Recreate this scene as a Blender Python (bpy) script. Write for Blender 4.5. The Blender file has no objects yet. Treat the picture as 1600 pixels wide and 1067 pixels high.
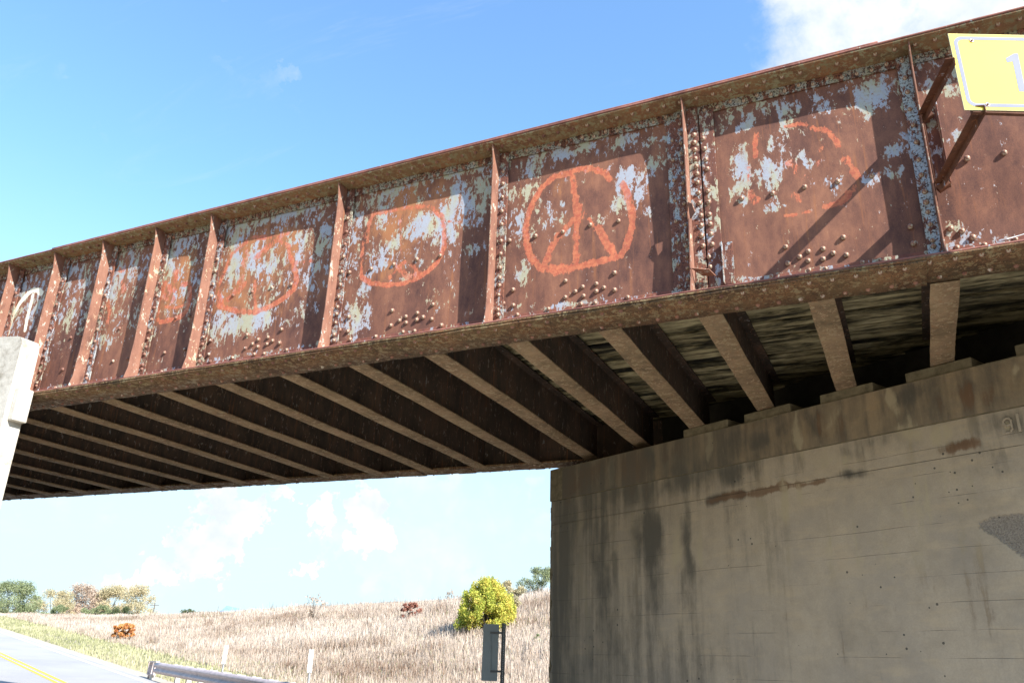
import bpy, math, random
import numpy as np
from mathutils import Vector, Matrix
random.seed(7); rng = np.random.default_rng(7)
SC = bpy.context.scene
COL = SC.collection
# ------------------------------------------------------------------ camera
F = 1310.5
PITCH, ROLL, YAW = (math.radians(a) for a in (21.385, 1.849, 25.4895))
fw = np.array([-math.sin(YAW)*math.cos(PITCH), math.cos(YAW)*math.cos(PITCH), math.sin(PITCH)])
rt = np.array([math.cos(YAW), math.sin(YAW), 0.0]); up = np.cross(rt, fw)
cr = math.cos(ROLL)*rt + math.sin(ROLL)*up; cu = -math.sin(ROLL)*rt + math.cos(ROLL)*up
cd = bpy.data.cameras.new('camera'); cam = bpy.data.objects.new('camera', cd); COL.objects.link(cam)
cd.sensor_width = 36.0; cd.lens = F/1600*36.0; cd.clip_start = 0.05; cd.clip_end = 6000
cam.matrix_world = Matrix(((cr[0], cu[0], -fw[0], 0), (cr[1], cu[1], -fw[1], 0), (cr[2], cu[2], -fw[2], 0), (0, 0, 0, 1)))
SC.camera = cam
SUN = np.array([2.3, -1.0, 1.7]); SUN = SUN/np.linalg.norm(SUN)
EXPOSURE = 1.30
SC.view_settings.view_transform = 'Standard'; SC.view_settings.look = 'None'
SC.view_settings.exposure = EXPOSURE; SC.view_settings.gamma = 1.0; SC.view_settings.use_curve_mapping = False

def ray(x, y):                      # measured points of the photograph -> directions, used to survey the place
    return cr*(x-800) - cu*(y-533.5) + fw*F
def ony(x, y, Y): d = ray(x, y); return d*Y/d[1]
def onz(x, y, z): d = ray(x, y); return d*z/d[2]
def onpl(x, y, p0, n): d = ray(x, y); return d*(np.dot(p0, n)/np.dot(d, n))
U = np.array([-.895, .446, 0]); N = np.array([.446, .895, 0])   # along the road, across it
N = N/np.linalg.norm(N); U = U/np.linalg.norm(U)

# ------------------------------------------------------------------ world
w = bpy.data.worlds.new('World'); SC.world = w; w.use_nodes = True
nt = w.node_tree; nt.nodes.clear()
def NN(nt, t, **k):
    n = nt.nodes.new(t)
    for a, b in k.items(): setattr(n, a, b)
    return n
class G:
    """small node graph helper"""
    def __init__(s, nt): s.nt = nt
    def put(s, sock, v):
        if v is None: return
        if isinstance(v, bpy.types.NodeSocket): s.nt.links.new(v, sock)
        else:
            if isinstance(v, (tuple, list)) and len(v) == 3 and sock.type == 'RGBA': v = (*v, 1)
            sock.default_value = v
    def math(s, op, a, b=None, c=None, clamp=False):
        n = NN(s.nt, 'ShaderNodeMath', operation=op, use_clamp=clamp)
        s.put(n.inputs[0], a); s.put(n.inputs[1], b); s.put(n.inputs[2], c); return n.outputs[0]
    def vmath(s, op, a, b=None):
        n = NN(s.nt, 'ShaderNodeVectorMath', operation=op); s.put(n.inputs[0], a); s.put(n.inputs[1], b)
        return n.outputs['Value'] if op in ('DOT_PRODUCT', 'LENGTH') else n.outputs[0]
    def noise(s, vec, scale, detail=6, rough=.6, dist=0, out=0):
        n = NN(s.nt, 'ShaderNodeTexNoise'); s.put(n.inputs['Vector'], vec)
        n.inputs['Scale'].default_value = scale; n.inputs['Detail'].default_value = detail
        n.inputs['Roughness'].default_value = rough; n.inputs['Distortion'].default_value = dist
        return n.outputs[out]
    def vor(s, vec, scale, out='Distance', rand=1):
        n = NN(s.nt, 'ShaderNodeTexVoronoi'); s.put(n.inputs['Vector'], vec); n.inputs['Scale'].default_value = scale
        n.inputs['Randomness'].default_value = rand; return n.outputs[out]
    def maps(s, vec, scale, loc=(0, 0, 0)):
        n = NN(s.nt, 'ShaderNodeMapping'); s.put(n.inputs[0], vec); n.inputs['Scale'].default_value = scale
        n.inputs['Location'].default_value = loc; return n.outputs[0]
    def ramp(s, v, lo, hi, a=0., b=1., smooth=True):
        n = NN(s.nt, 'ShaderNodeMapRange'); n.interpolation_type = 'SMOOTHSTEP' if smooth else 'LINEAR'
        s.put(n.inputs[0], v); n.inputs[1].default_value = lo; n.inputs[2].default_value = hi
        n.inputs[3].default_value = a; n.inputs[4].default_value = b; return n.outputs[0]
    def cramp(s, v, stops):
        n = NN(s.nt, 'ShaderNodeValToRGB'); s.put(n.inputs[0], v); e = n.color_ramp.elements
        while len(e) < len(stops): e.new(.5)
        for i, (p, c) in enumerate(stops): e[i].position = p; e[i].color = (*c, 1)
        return n.outputs[0]
    def mix(s, f, a, b, mode='MIX'):
        n = NN(s.nt, 'ShaderNodeMix', data_type='RGBA', blend_type=mode)
        s.put(n.inputs[0], f); s.put(n.inputs[6], a); s.put(n.inputs[7], b); return n.outputs[2]
    def attr(s, name, out='Fac'):
        return NN(s.nt, 'ShaderNodeAttribute', attribute_name=name).outputs[out]
    def bump(s, h, strength, dist, prev=None):
        n = NN(s.nt, 'ShaderNodeBump'); s.put(n.inputs['Height'], h); n.inputs['Strength'].default_value = strength
        n.inputs['Distance'].default_value = dist
        if prev is not None: s.put(n.inputs['Normal'], prev)
        return n.outputs[0]
g = G(nt)
sky = NN(nt, 'ShaderNodeTexSky', sky_type='NISHITA'); sky.sun_disc = False
sky.sun_elevation = math.asin(SUN[2]); sky.sun_rotation = math.atan2(SUN[0], SUN[1])
sky.air_density = 1.0; sky.dust_density = .3; sky.ozone_density = 1.2; sky.altitude = 200
tc = NN(nt, 'ShaderNodeTexCoord').outputs['Generated']
sep = NN(nt, 'ShaderNodeSeparateXYZ'); g.put(sep.inputs[0], tc); dz = sep.outputs[2]
# cloud layer, projected on a high flat sheet so clouds shrink toward the horizon
hz = g.math('ADD', g.math('MAXIMUM', dz, 0.0), .18)
cmb = NN(nt, 'ShaderNodeCombineXYZ')
g.put(cmb.inputs[0], g.math('DIVIDE', sep.outputs[0], hz)); g.put(cmb.inputs[1], g.math('DIVIDE', sep.outputs[1], hz))
cn = g.noise(cmb.outputs[0], 1.7, 9, .6, .5)
cn2 = g.noise(tc, 9, 7, .62, .3)
wisp = g.noise(g.maps(cmb.outputs[0], (1.2, 5, 1), (3, 1, 0)), 1.6, 8, .65, 1.2)
wn_ = g.noise(tc, 6.5, 7, .62, 0, 1)
tcw = g.vmath('ADD', tc, g.vmath('MULTIPLY', g.vmath('SUBTRACT', wn_, (.5, .5, .5)), (.085, .085, .07)))
guide = None
def cloud_blob(px, py, deg, amt, soft=.6):
    """a cloud in a given part of the sky"""
    d = ray(px, py); d = d/np.linalg.norm(d)
    dot = g.vmath('DOT_PRODUCT', tcw, tuple(d))
    return g.ramp(dot, math.cos(math.radians(deg)), math.cos(math.radians(deg*(1-soft))), 0, amt)
for (px, py, deg, amt, soft) in ((1470, -20, 17, .44, .95), (1700, -60, 17, .60, .7), (355, 846, 5.4, .80, .60), (300, 862, 4.2, .75, .6),
                           (408, 858, 4.6, .75, .6), (60, 850, 11, .33, .9), (560, 790, 8, .28, .9),
                           (350, 5, 4, .17, .95), (975, 50, 5, .17, .95), (30, 20, 6, .14, .95), (700, 900, 9, .26, .9), (150, 930, 12, .30, .8)):
    b = cloud_blob(px, py, deg, amt, soft)
    guide = b if guide is None else g.math('MAXIMUM', guide, b)
m1 = g.ramp(g.math('ADD', g.math('MULTIPLY', cn2, .60), guide), .48, .84)
m2 = g.math('MULTIPLY', g.ramp(cn, .60, .85), .22)
m3 = g.math('MULTIPLY', g.ramp(wisp, .55, .8), .15)
cm = g.math('MAXIMUM', m1, g.math('ADD', m2, m3), clamp=True)
lowhaze = g.ramp(dz, .03, .52, .93, 0.03)
skt = g.mix(1.0, sky.outputs[0], (.92, 1.20, 1.36), 'MULTIPLY')
hazed = g.mix(lowhaze, skt, (2.35, 2.88, 3.12))
cshade = g.noise(tc, 14, 5, .55)
ccol = g.mix(g.ramp(cshade, .35, .6), (2.75, 3.0, 3.2), (3.6, 3.65, 3.65))
skyc = g.mix(cm, hazed, ccol)
bg = NN(nt, 'ShaderNodeBackground'); g.put(bg.inputs[0], skyc); bg.inputs[1].default_value = .13
out = NN(nt, 'ShaderNodeOutputWorld'); nt.links.new(bg.outputs[0], out.inputs[0])
# ------------------------------------------------------------------ sun
sd = bpy.data.lights.new('sun', 'SUN'); sd.energy = 5.0; sd.angle = math.radians(.53); sd.color = (1.0, .95, .88)
so = bpy.data.objects.new('sun', sd); COL.objects.link(so)
so.rotation_euler = Vector(tuple(SUN)).to_track_quat('Z', 'Y').to_euler()

# ------------------------------------------------------------------ materials
def material(name, rough=.8, spec=.3):
    m = bpy.data.materials.new(name); m.use_nodes = True
    p = m.node_tree.nodes['Principled BSDF']; p.inputs['Roughness'].default_value = rough
    p.inputs['Specular IOR Level'].default_value = spec
    return m, G(m.node_tree), p
def posn(gg): return NN(gg.nt, 'ShaderNodeTexCoord').outputs['Object']

def steel(name, paint=None, rustdark=(.050, .023, .020), rustmid=(.125, .052, .038), rustlight=(.27, .10, .055),
          pa=(.31, .33, .375), pb=(.34, .33, .235), green=0, streak=.45, vert=2, spk=0.0, tonebias=0):
    m, q, p = material(name, .78, .25)
    P = posn(q)
    sc = [1, 1, 1]; sc[vert] = streak
    S = q.maps(P, tuple(sc))
    big = q.noise(S, 2.2, 5, .6, .3); mid = q.noise(S, 11, 7, .68); fine = q.noise(P, 140, 4, .7)
    tone = q.math('ADD', q.math('ADD', q.math('MULTIPLY', big, .55), q.math('MULTIPLY', mid, .45)),
                  q.math('MULTIPLY', q.math('SUBTRACT', fine, .5), .30))
    if tonebias: tone = q.math('ADD', tone, tonebias)
    col = q.cramp(tone, [(.30, rustdark), (.48, rustmid), (.60, tuple((a+b)/2 for a, b in zip(rustmid, rustlight))), (.74, rustlight)])
    drip = q.noise(q.maps(P, (14, 14, .8)), 1.6, 5, .6)
    col = q.mix(q.math('MULTIPLY', q.ramp(drip, .56, .72), .45), col, (.30, .115, .045))
    # paint remnants: guide + noise, torn edges
    chip = q.noise(q.maps(P, (1.15, 1, .58)), 14.5, 10, .72, .35)
    chip2 = q.noise(q.maps(P, (1, 1, .5), (7, 3, 1)), 42, 6, .7)
    nz = q.math('ADD', q.math('MULTIPLY', chip, .70), q.math('MULTIPLY', chip2, .30))
    gd = q.attr('paint') if paint is None else paint
    if paint is None:
        st = q.math('ADD', q.attr('stain'), q.math('MULTIPLY', q.math('SUBTRACT', q.noise(q.maps(P, (1, 1, .4)), 7, 7, .7), .5), 2.0))
        col = q.mix(q.math('MULTIPLY', q.ramp(st, .35, .95), .75), col, (.36, .155, .065))
    v = q.math('ADD', q.math('ADD', .5, q.math('MULTIPLY', q.math('SUBTRACT', nz, .5), 2.5)), q.math('MULTIPLY', q.math('SUBTRACT', gd, .5), .56))
    mask = q.ramp(v, .49, .515); halo = q.ramp(v, .41, .50)
    pc = q.mix(q.ramp(q.noise(S, 5, 4, .6), .42, .6), pa, pb)
    pc = q.mix(q.ramp(q.noise(P, 55, 5, .75), .50, .68), pc, q.mix(.45, pc, (.30, .14, .06)))
    col = q.mix(q.math('MULTIPLY', halo, .38), col, (.34, .14, .06))
    if paint is None:
        gr = q.attr('graffiti')
        gv = q.math('ADD', q.math('MULTIPLY', q.math('SUBTRACT', nz, .5), 3.6), q.math('MULTIPLY', gr, .92))
        gmask = q.ramp(gv, .44, .60)
        col = q.mix(mask, col, pc)
        gcol = q.mix(q.ramp(q.noise(P, 26, 5, .7), .4, .62), (.38, .095, .055), (.50, .165, .08))
        col = q.mix(q.math('MULTIPLY', gmask, q.ramp(mid, .35, .6, .62, .92)), col, gcol)
        wv = q.math('ADD', q.math('MULTIPLY', q.math('SUBTRACT', nz, .5), 1.1), q.attr('white_paint'))
        col = q.mix(q.ramp(wv, .47, .55), col, (.72, .66, .52))
    else:
        col = q.mix(mask, col, pc)
    if spk:   # small dark pits where the paint blistered
        sp = q.noise(P, 60, 5, .75)
        col = q.mix(q.ramp(sp, .60-spk*.1, .62-spk*.1), col, rustdark)
    if green:
        col = q.mix(q.math('MULTIPLY', q.ramp(q.noise(S, 4, 6, .65), .38, .62), green), col, (.17, .145, .07))
    q.put(p.inputs['Base Color'], col)
    q.put(p.inputs['Roughness'], q.mix(mask, (.82,)*3, (.55,)*3))
    h = q.math('ADD', q.math('MULTIPLY', mask, .5), q.math('ADD', q.math('MULTIPLY', mid, .6), q.math('MULTIPLY', fine, .25)))
    q.put(p.inputs['Normal'], q.bump(h, .55, .004))
    return m
M = {}
M['web'] = steel('rusted_web_steel', None, rustdark=(.052, .026, .024), rustmid=(.140, .062, .043), rustlight=(.29, .130, .075))
M['flange_leg'] = steel('peeling_flange_paint', .54, rustdark=(.03, .018, .014), pa=(.29, .295, .27), pb=(.27, .25, .17), spk=.7, streak=1)
M['flange_under'] = steel('mouldy_flange_soffit', .40, rustdark=(.045, .028, .016), rustmid=(.15, .07, .035), rustlight=(.26, .12, .05),
                          pa=(.21, .185, .105), pb=(.17, .135, .07), green=.35, streak=1)
M['lip'] = steel('rusted_edge_steel', .0, rustmid=(.16, .065, .05), rustlight=(.30, .13, .10), streak=1, tonebias=.05)
M['stiff'] = steel('rusted_stiffener_steel', .22, rustmid=(.20, .095, .065), rustlight=(.30, .16, .11), pa=(.36, .36, .32), pb=(.40, .36, .26))
M['strip'] = steel('flaking_strip_paint', .42, pa=(.30, .34, .37), pb=(.31, .30, .22), spk=.5)
M['strip_heavy'] = steel('pale_strip_paint', .62, pa=(.33, .38, .43), pb=(.32, .35, .33), spk=.6)
M['plate'] = steel('rusted_splice_plate', .38)
M['botleg'] = steel('rusted_bottom_angle', .30, rustmid=(.16, .06, .045))
M['bottom_under'] = steel('scaling_bottom_flange', .36, rustdark=(.022, .014, .010), rustmid=(.10, .052, .026), rustlight=(.24, .12, .055), spk=.4,
                          pa=(.24, .185, .10), pb=(.19, .135, .065), green=.2, streak=1)
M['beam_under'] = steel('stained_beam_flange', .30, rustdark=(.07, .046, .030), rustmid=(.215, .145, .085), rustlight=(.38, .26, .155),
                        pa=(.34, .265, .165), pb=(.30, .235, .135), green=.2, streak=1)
M['beam_web'] = steel('dark_beam_web', .13, rustdark=(.026, .020, .016), rustmid=(.062, .046, .035), rustlight=(.15, .088, .058),
                      pa=(.19, .20, .20), pb=(.17, .16, .12))  # beam webs and girder backs, a darker tone than the flanges
M['rivet'] = steel('rivet_steel', .28, rustmid=(.20, .10, .075), rustlight=(.34, .19, .13), pa=(.42, .38, .33), pb=(.42, .37, .28), streak=1)
M['arm'] = steel('brown_bracket_steel', .05, rustdark=(.05, .022, .015), rustmid=(.11, .046, .026), rustlight=(.17, .07, .04), streak=1)

def simple(name, col, rough=.7, spec=.3, var=.25, scale=8, metal=0, bump=0, streak=(1, 1, 1)):
    m, q, p = material(name, rough, spec); P = q.maps(posn(q), streak)
    n = q.noise(P, scale, 6, .65)
    c2 = tuple(c*(1-var) for c in col); c3 = tuple(min(1, c*(1+var)) for c in col)
    q.put(p.inputs['Base Color'], q.cramp(n, [(.3, c2), (.7, c3)])); p.inputs['Metallic'].default_value = metal
    if bump: q.put(p.inputs['Normal'], q.bump(n, .5, bump))
    return m
def board_mat():
    m, q, p = material('stained_deck_boards', .85, .2); P = posn(q)
    oi = NN(q.nt, 'ShaderNodeObjectInfo').outputs['Random']
    sh = NN(q.nt, 'ShaderNodeCombineXYZ'); q.put(sh.inputs[1], q.math('MULTIPLY', oi, 37.0))
    S = q.maps(q.vmath('ADD', P, sh.outputs[0]), (.5, 2.0, 2))
    a = q.noise(S, 2.4, 7, .62, .6); b = q.noise(S, 9, 6, .7)
    t = q.math('ADD', q.math('ADD', q.math('MULTIPLY', a, .7), q.math('MULTIPLY', b, .3)), q.math('MULTIPLY', q.math('SUBTRACT', oi, .5), .10))
    c = q.cramp(t, [(.38, (.012, .011, .009)), (.46, (.07, .062, .036)), (.52, (.24, .20, .11)), (.60, (.48, .41, .24)), (.75, (.60, .52, .33))])
    q.put(p.inputs['Base Color'], c); q.put(p.inputs['Normal'], q.bump(a, .6, .02))
    return m
M['board'] = board_mat()
def concrete(name, base=(.40, .325, .228), joints=True):
    m, q, p = material(name, .9, .2); P = posn(q)
    big = q.noise(P, .9, 5, .55); mid = q.noise(P, 5, 7, .65); fine = q.noise(P, 60, 5, .7)
    col = q.cramp(q.math('ADD', q.math('MULTIPLY', big, .5), q.math('MULTIPLY', mid, .5)),
                  [(.34, tuple(c*.78 for c in base)), (.5, base), (.68, tuple(c*1.16 for c in base))])
    col = q.mix(q.ramp(fine, .38, .62, .22, 0), col, tuple(c*.6 for c in base))
    col = q.mix(q.math('MULTIPLY', q.ramp(q.noise(q.maps(P, (1, 1, .7), (5, 2, 8)), 1.6, 7, .68), .42, .66), .42), col, (base[0]*.70, base[1]*.74, base[2]*.84))
    col = q.mix(q.math('MULTIPLY', q.ramp(q.noise(q.maps(P, (.6, .6, 2.4), (1, 9, 3)), 2.6, 8, .7), .48, .68), .38), col, (base[0]*1.22, base[1]*1.14, base[2]*1.0))
    St = q.maps(P, (5, 5, .35))
    sn = q.noise(St, 1.3, 7, .6, .3)
    sn2 = q.noise(q.maps(P, (1, 1, .45)), 9, 8, .7)
    dn = q.math('ADD', q.math('MULTIPLY', sn, .65), q.math('MULTIPLY', sn2, .35))
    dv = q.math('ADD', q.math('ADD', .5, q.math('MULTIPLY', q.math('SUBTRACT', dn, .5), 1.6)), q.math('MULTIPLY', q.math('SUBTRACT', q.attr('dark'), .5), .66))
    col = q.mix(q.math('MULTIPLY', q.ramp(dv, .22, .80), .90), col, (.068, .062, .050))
    wv = q.math('ADD', q.math('ADD', .5, q.math('MULTIPLY', q.math('SUBTRACT', dn, .5), 1.7)), q.math('MULTIPLY', q.math('SUBTRACT', q.attr('rusty'), .5), .6))
    col = q.mix(q.math('MULTIPLY', q.ramp(wv, .38, .64), .8), col, (.150, .078, .038))
    lv = q.math('ADD', q.math('ADD', .5, q.math('MULTIPLY', q.math('SUBTRACT', dn, .5), 1.7)), q.math('MULTIPLY', q.math('SUBTRACT', q.attr('pale'), .5), .6))
    col = q.mix(q.math('MULTIPLY', q.ramp(lv, .38, .64), .75), col, (.42, .345, .215))
    gm = q.math('MULTIPLY', q.attr('grime'), q.ramp(q.math('ADD', q.math('MULTIPLY', big, .4), q.math('MULTIPLY', sn, .6)), .36, .60, .55, 1.0))
    col = q.mix(gm, col, (.105, .095, .072))
    # broken patch
    bv = q.math('ADD', q.math('MULTIPLY', q.math('SUBTRACT', q.noise(P, 30, 6, .75), .5), .9), q.attr('broken'))
    bm = q.ramp(bv, .34, .66)
    agg = q.noise(P, 75, 4, .8)
    col = q.mix(bm, col, q.cramp(agg, [(.32, (.12, .10, .078)), (.5, (.25, .212, .165)), (.68, (.34, .29, .225))]))
    # pock marks
    vd = q.vor(P, 13); vc = q.vor(P, 13, 'Color'); sepc = NN(q.nt, 'ShaderNodeSeparateColor'); q.put(sepc.inputs[0], vc)
    clus = q.ramp(q.noise(P, 1.1, 3, .5), .44, .60)
    pit = q.math('MULTIPLY', q.math('LESS_THAN', vd, q.math('MULTIPLY', sepc.outputs[0], .17)), q.math('GREATER_THAN', q.math('MULTIPLY', sepc.outputs[1], clus), .50))
    col = q.mix(q.math('MULTIPLY', pit, .8), col, (.04, .04, .035))
    h = q.math('SUBTRACT', q.math('ADD', q.math('MULTIPLY', mid, .5), q.math('MULTIPLY', fine, .3)), q.math('MULTIPLY', pit, 1.2))
    h = q.math('SUBTRACT', h, q.math('MULTIPLY', bm, q.math('ADD', 1.0, q.math('MULTIPLY', agg, 2.2))))
    if joints:
        sp = NN(q.nt, 'ShaderNodeSeparateXYZ'); q.put(sp.inputs[0], P)
        zz = q.math('ADD', sp.outputs[2], q.math('MULTIPLY', q.math('SUBTRACT', q.noise(P, 1.2, 3, .5), .5), .03))
        fr = q.math('FRACT', q.math('DIVIDE', q.math('ADD', zz, 10.0), .235))
        ln = q.ramp(q.math('ABSOLUTE', q.math('SUBTRACT', fr, .5)), 0.0, .018, 1, 0)
        brk = q.ramp(q.noise(q.maps(P, (.9, .9, 7)), 1.3, 4, .6), .47, .60)
        ln = q.math('MULTIPLY', ln, brk)
        col = q.mix(q.math('MULTIPLY', ln, .55), col, (.08, .07, .05))
        h = q.math('SUBTRACT', h, q.math('MULTIPLY', ln, .8))
    q.put(p.inputs['Base Color'], col); q.put(p.inputs['Normal'], q.bump(h, .6, .008))
    return m
M['concrete'] = concrete('weathered_abutment_concrete')
M['concrete_cap'] = concrete('stained_cap_concrete', (.29, .215, .13), False)
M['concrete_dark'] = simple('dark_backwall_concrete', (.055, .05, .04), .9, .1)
M['concrete_block'] = simple('brown_block_concrete', (.15, .125, .078), .9, .1, .35, 12, bump=.006)  # block concrete, a darker brown than the wall
def pale_concrete():
    m, q, p = material('pale_worn_concrete', .9, .15); P = posn(q)
    n = q.noise(q.maps(P, (1, 1, 1.6)), 7, 8, .7); b = q.noise(P, 1.2, 4, .6); f = q.noise(P, 40, 5, .8)
    c = q.cramp(q.math('ADD', q.math('MULTIPLY', n, .6), q.math('MULTIPLY', b, .4)), [(.36, (.26, .23, .185)), (.46, (.42, .39, .335)), (.6, (.52, .49, .43))])
    c = q.mix(q.ramp(f, .60, .68, 0, .55), c, (.26, .20, .15))
    q.put(p.inputs['Base Color'], c); q.put(p.inputs['Normal'], q.bump(q.math('ADD', n, q.math('MULTIPLY', f, .4)), .6, .012)); return m
M['concrete_light'] = pale_concrete()
def road_mat():
    m, q, p = material('worn_grey_asphalt', .85, .3); P = posn(q)
    n = q.noise(P, .5, 5, .6); f = q.noise(P, 60, 4, .8)
    c = q.cramp(q.math('ADD', q.math('MULTIPLY', n, .6), q.math('MULTIPLY', f, .4)), [(.3, (.26, .255, .25)), (.7, (.37, .36, .355))])
    q.put(p.inputs['Base Color'], c); return m
M['road'] = road_mat()
M['yellow'] = simple('yellow_road_paint', (.72, .45, .05), .7, .3, .15, 20)
M['white'] = simple('white_road_paint', (.78, .77, .74), .7, .3, .08, 20)
M['gravel'] = simple('shoulder_gravel', (.38, .34, .28), .95, .1, .3, 25)
def ground_mat():
    m, q, p = material('autumn_grassland', .95, .1); P = posn(q)
    a = q.noise(P, .12, 5, .6); b = q.noise(P, 1.8, 6, .7); f = q.noise(P, 25, 4, .8)
    t = q.math('ADD', q.math('MULTIPLY', a, .4), q.math('ADD', q.math('MULTIPLY', b, .3), q.math('MULTIPLY', f, .3)))
    c = q.cramp(t, [(.36, (.22, .16, .10)), (.5, (.38, .31, .23)), (.62, (.48, .41, .32))])
    c = q.mix(q.math('MULTIPLY', q.attr('green'), q.ramp(b, .3, .6)), c, (.25, .26, .13))
    c = q.mix(q.attr('field'), c, q.cramp(f, [(.35, (.42, .37, .33)), (.65, (.56, .50, .46))]))
    q.put(p.inputs['Base Color'], c); q.put(p.inputs['Normal'], q.bump(f, .8, .05)); return m
M['ground'] = ground_mat()
def leafy(name, cols, trans=.35, attrn='tint'):
    m, q, p = material(name, .75, .15)
    c = q.cramp(q.attr(attrn), [(i/(len(cols)-1), k) for i, k in enumerate(cols)])
    q.put(p.inputs['Base Color'], c)
    t = NN(q.nt, 'ShaderNodeBsdfTranslucent'); q.put(t.inputs[0], c)
    mx = NN(q.nt, 'ShaderNodeMixShader'); mx.inputs[0].default_value = trans
    q.nt.links.new(p.outputs[0], mx.inputs[1]); q.nt.links.new(t.outputs[0], mx.inputs[2])
    o = [n for n in q.nt.nodes if n.type == 'OUTPUT_MATERIAL'][0]; q.nt.links.new(mx.outputs[0], o.inputs[0]); return m
M['dry_grass'] = leafy('dry_grass_blades', [(.22, .145, .10), (.43, .345, .27), (.55, .465, .38), (.63, .555, .48)], .3)
M['green_grass'] = leafy('mown_grass_blades', [(.24, .25, .12), (.40, .39, .22), (.54, .48, .33)], .3)
M['leaf_green'] = leafy('green_foliage', [(.13, .16, .08), (.24, .28, .14), (.33, .36, .20)])  # greens lightened: distance haze and overexposure put into the colour
M['leaf_deep'] = leafy('deep_green_foliage', [(.06, .085, .045), (.10, .13, .06), (.15, .17, .08)])
M['leaf_yellow'] = leafy('bright_yellow_foliage', [(.22, .28, .05), (.46, .50, .09), (.64, .60, .12), (.66, .48, .12)])
M['leaf_gold'] = leafy('golden_autumn_foliage', [(.34, .32, .19), (.50, .44, .27), (.58, .48, .30)])  # paler than the leaves are, haze of the far row painted in
M['leaf_brown'] = leafy('tan_autumn_foliage', [(.36, .29, .22), (.50, .39, .30), (.56, .44, .33)])  # tan raised likewise, with the far haze in the leaf colour
M['leaf_red'] = leafy('dull_red_foliage', [(.28, .12, .09), (.42, .19, .14), (.48, .30, .2)])
M['leaf_orange'] = leafy('orange_foliage', [(.42, .16, .07), (.60, .28, .10), (.66, .42, .16)])
M['bark'] = simple('grey_bark', (.12, .10, .08), .9, .1, .3, 20)
M['galv'] = simple('galvanised_steel', (.50, .51, .52), .42, .5, .15, 6, .55)
M['rail_rust'] = simple('weathered_guardrail_steel', (.46, .38, .36), .5, .5, .25, 5, .2, streak=(1, 1, 3))
M['wood'] = simple('bleached_post_wood', (.58, .54, .47), .9, .1, .15, 9, streak=(8, 8, 1))
M['post_white'] = simple('white_post_paint', (.76, .76, .74), .6, .3, .05)
M['signback'] = simple('dull_aluminium_sign_back', (.17, .19, .185), .5, .4, .10, 3, .3)
M['darkpost'] = simple('dark_perforated_steel', (.085, .085, .08), .6, .4, .2, 12, .3)
M['sign_yellow'] = simple('yellow_reflective_sheeting', (.60, .51, .05), .62, .28, .06, 3)
M['sign_ink'] = simple('faded_glare_sign_ink', (.22, .23, .30), .75, .12, .06, 4)  # faded ink; its pale grey also has the sun glare painted in
M['sign_edge'] = simple('sign_aluminium_edge', (.30, .27, .14), .5, .4, .1)
M['bolt'] = simple('pinkish_rusty_bolt', (.50, .28, .22), .5, .5, .2, 30)
M['black'] = simple('black_rubber', (.02, .02, .02), .7, .2)
M['roof_blue'] = simple('pale_blue_metal_roof', (.17, .27, .38), .5, .4, .08)
M['siding'] = simple('white_siding', (.45, .45, .44), .7, .2, .05)

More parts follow.
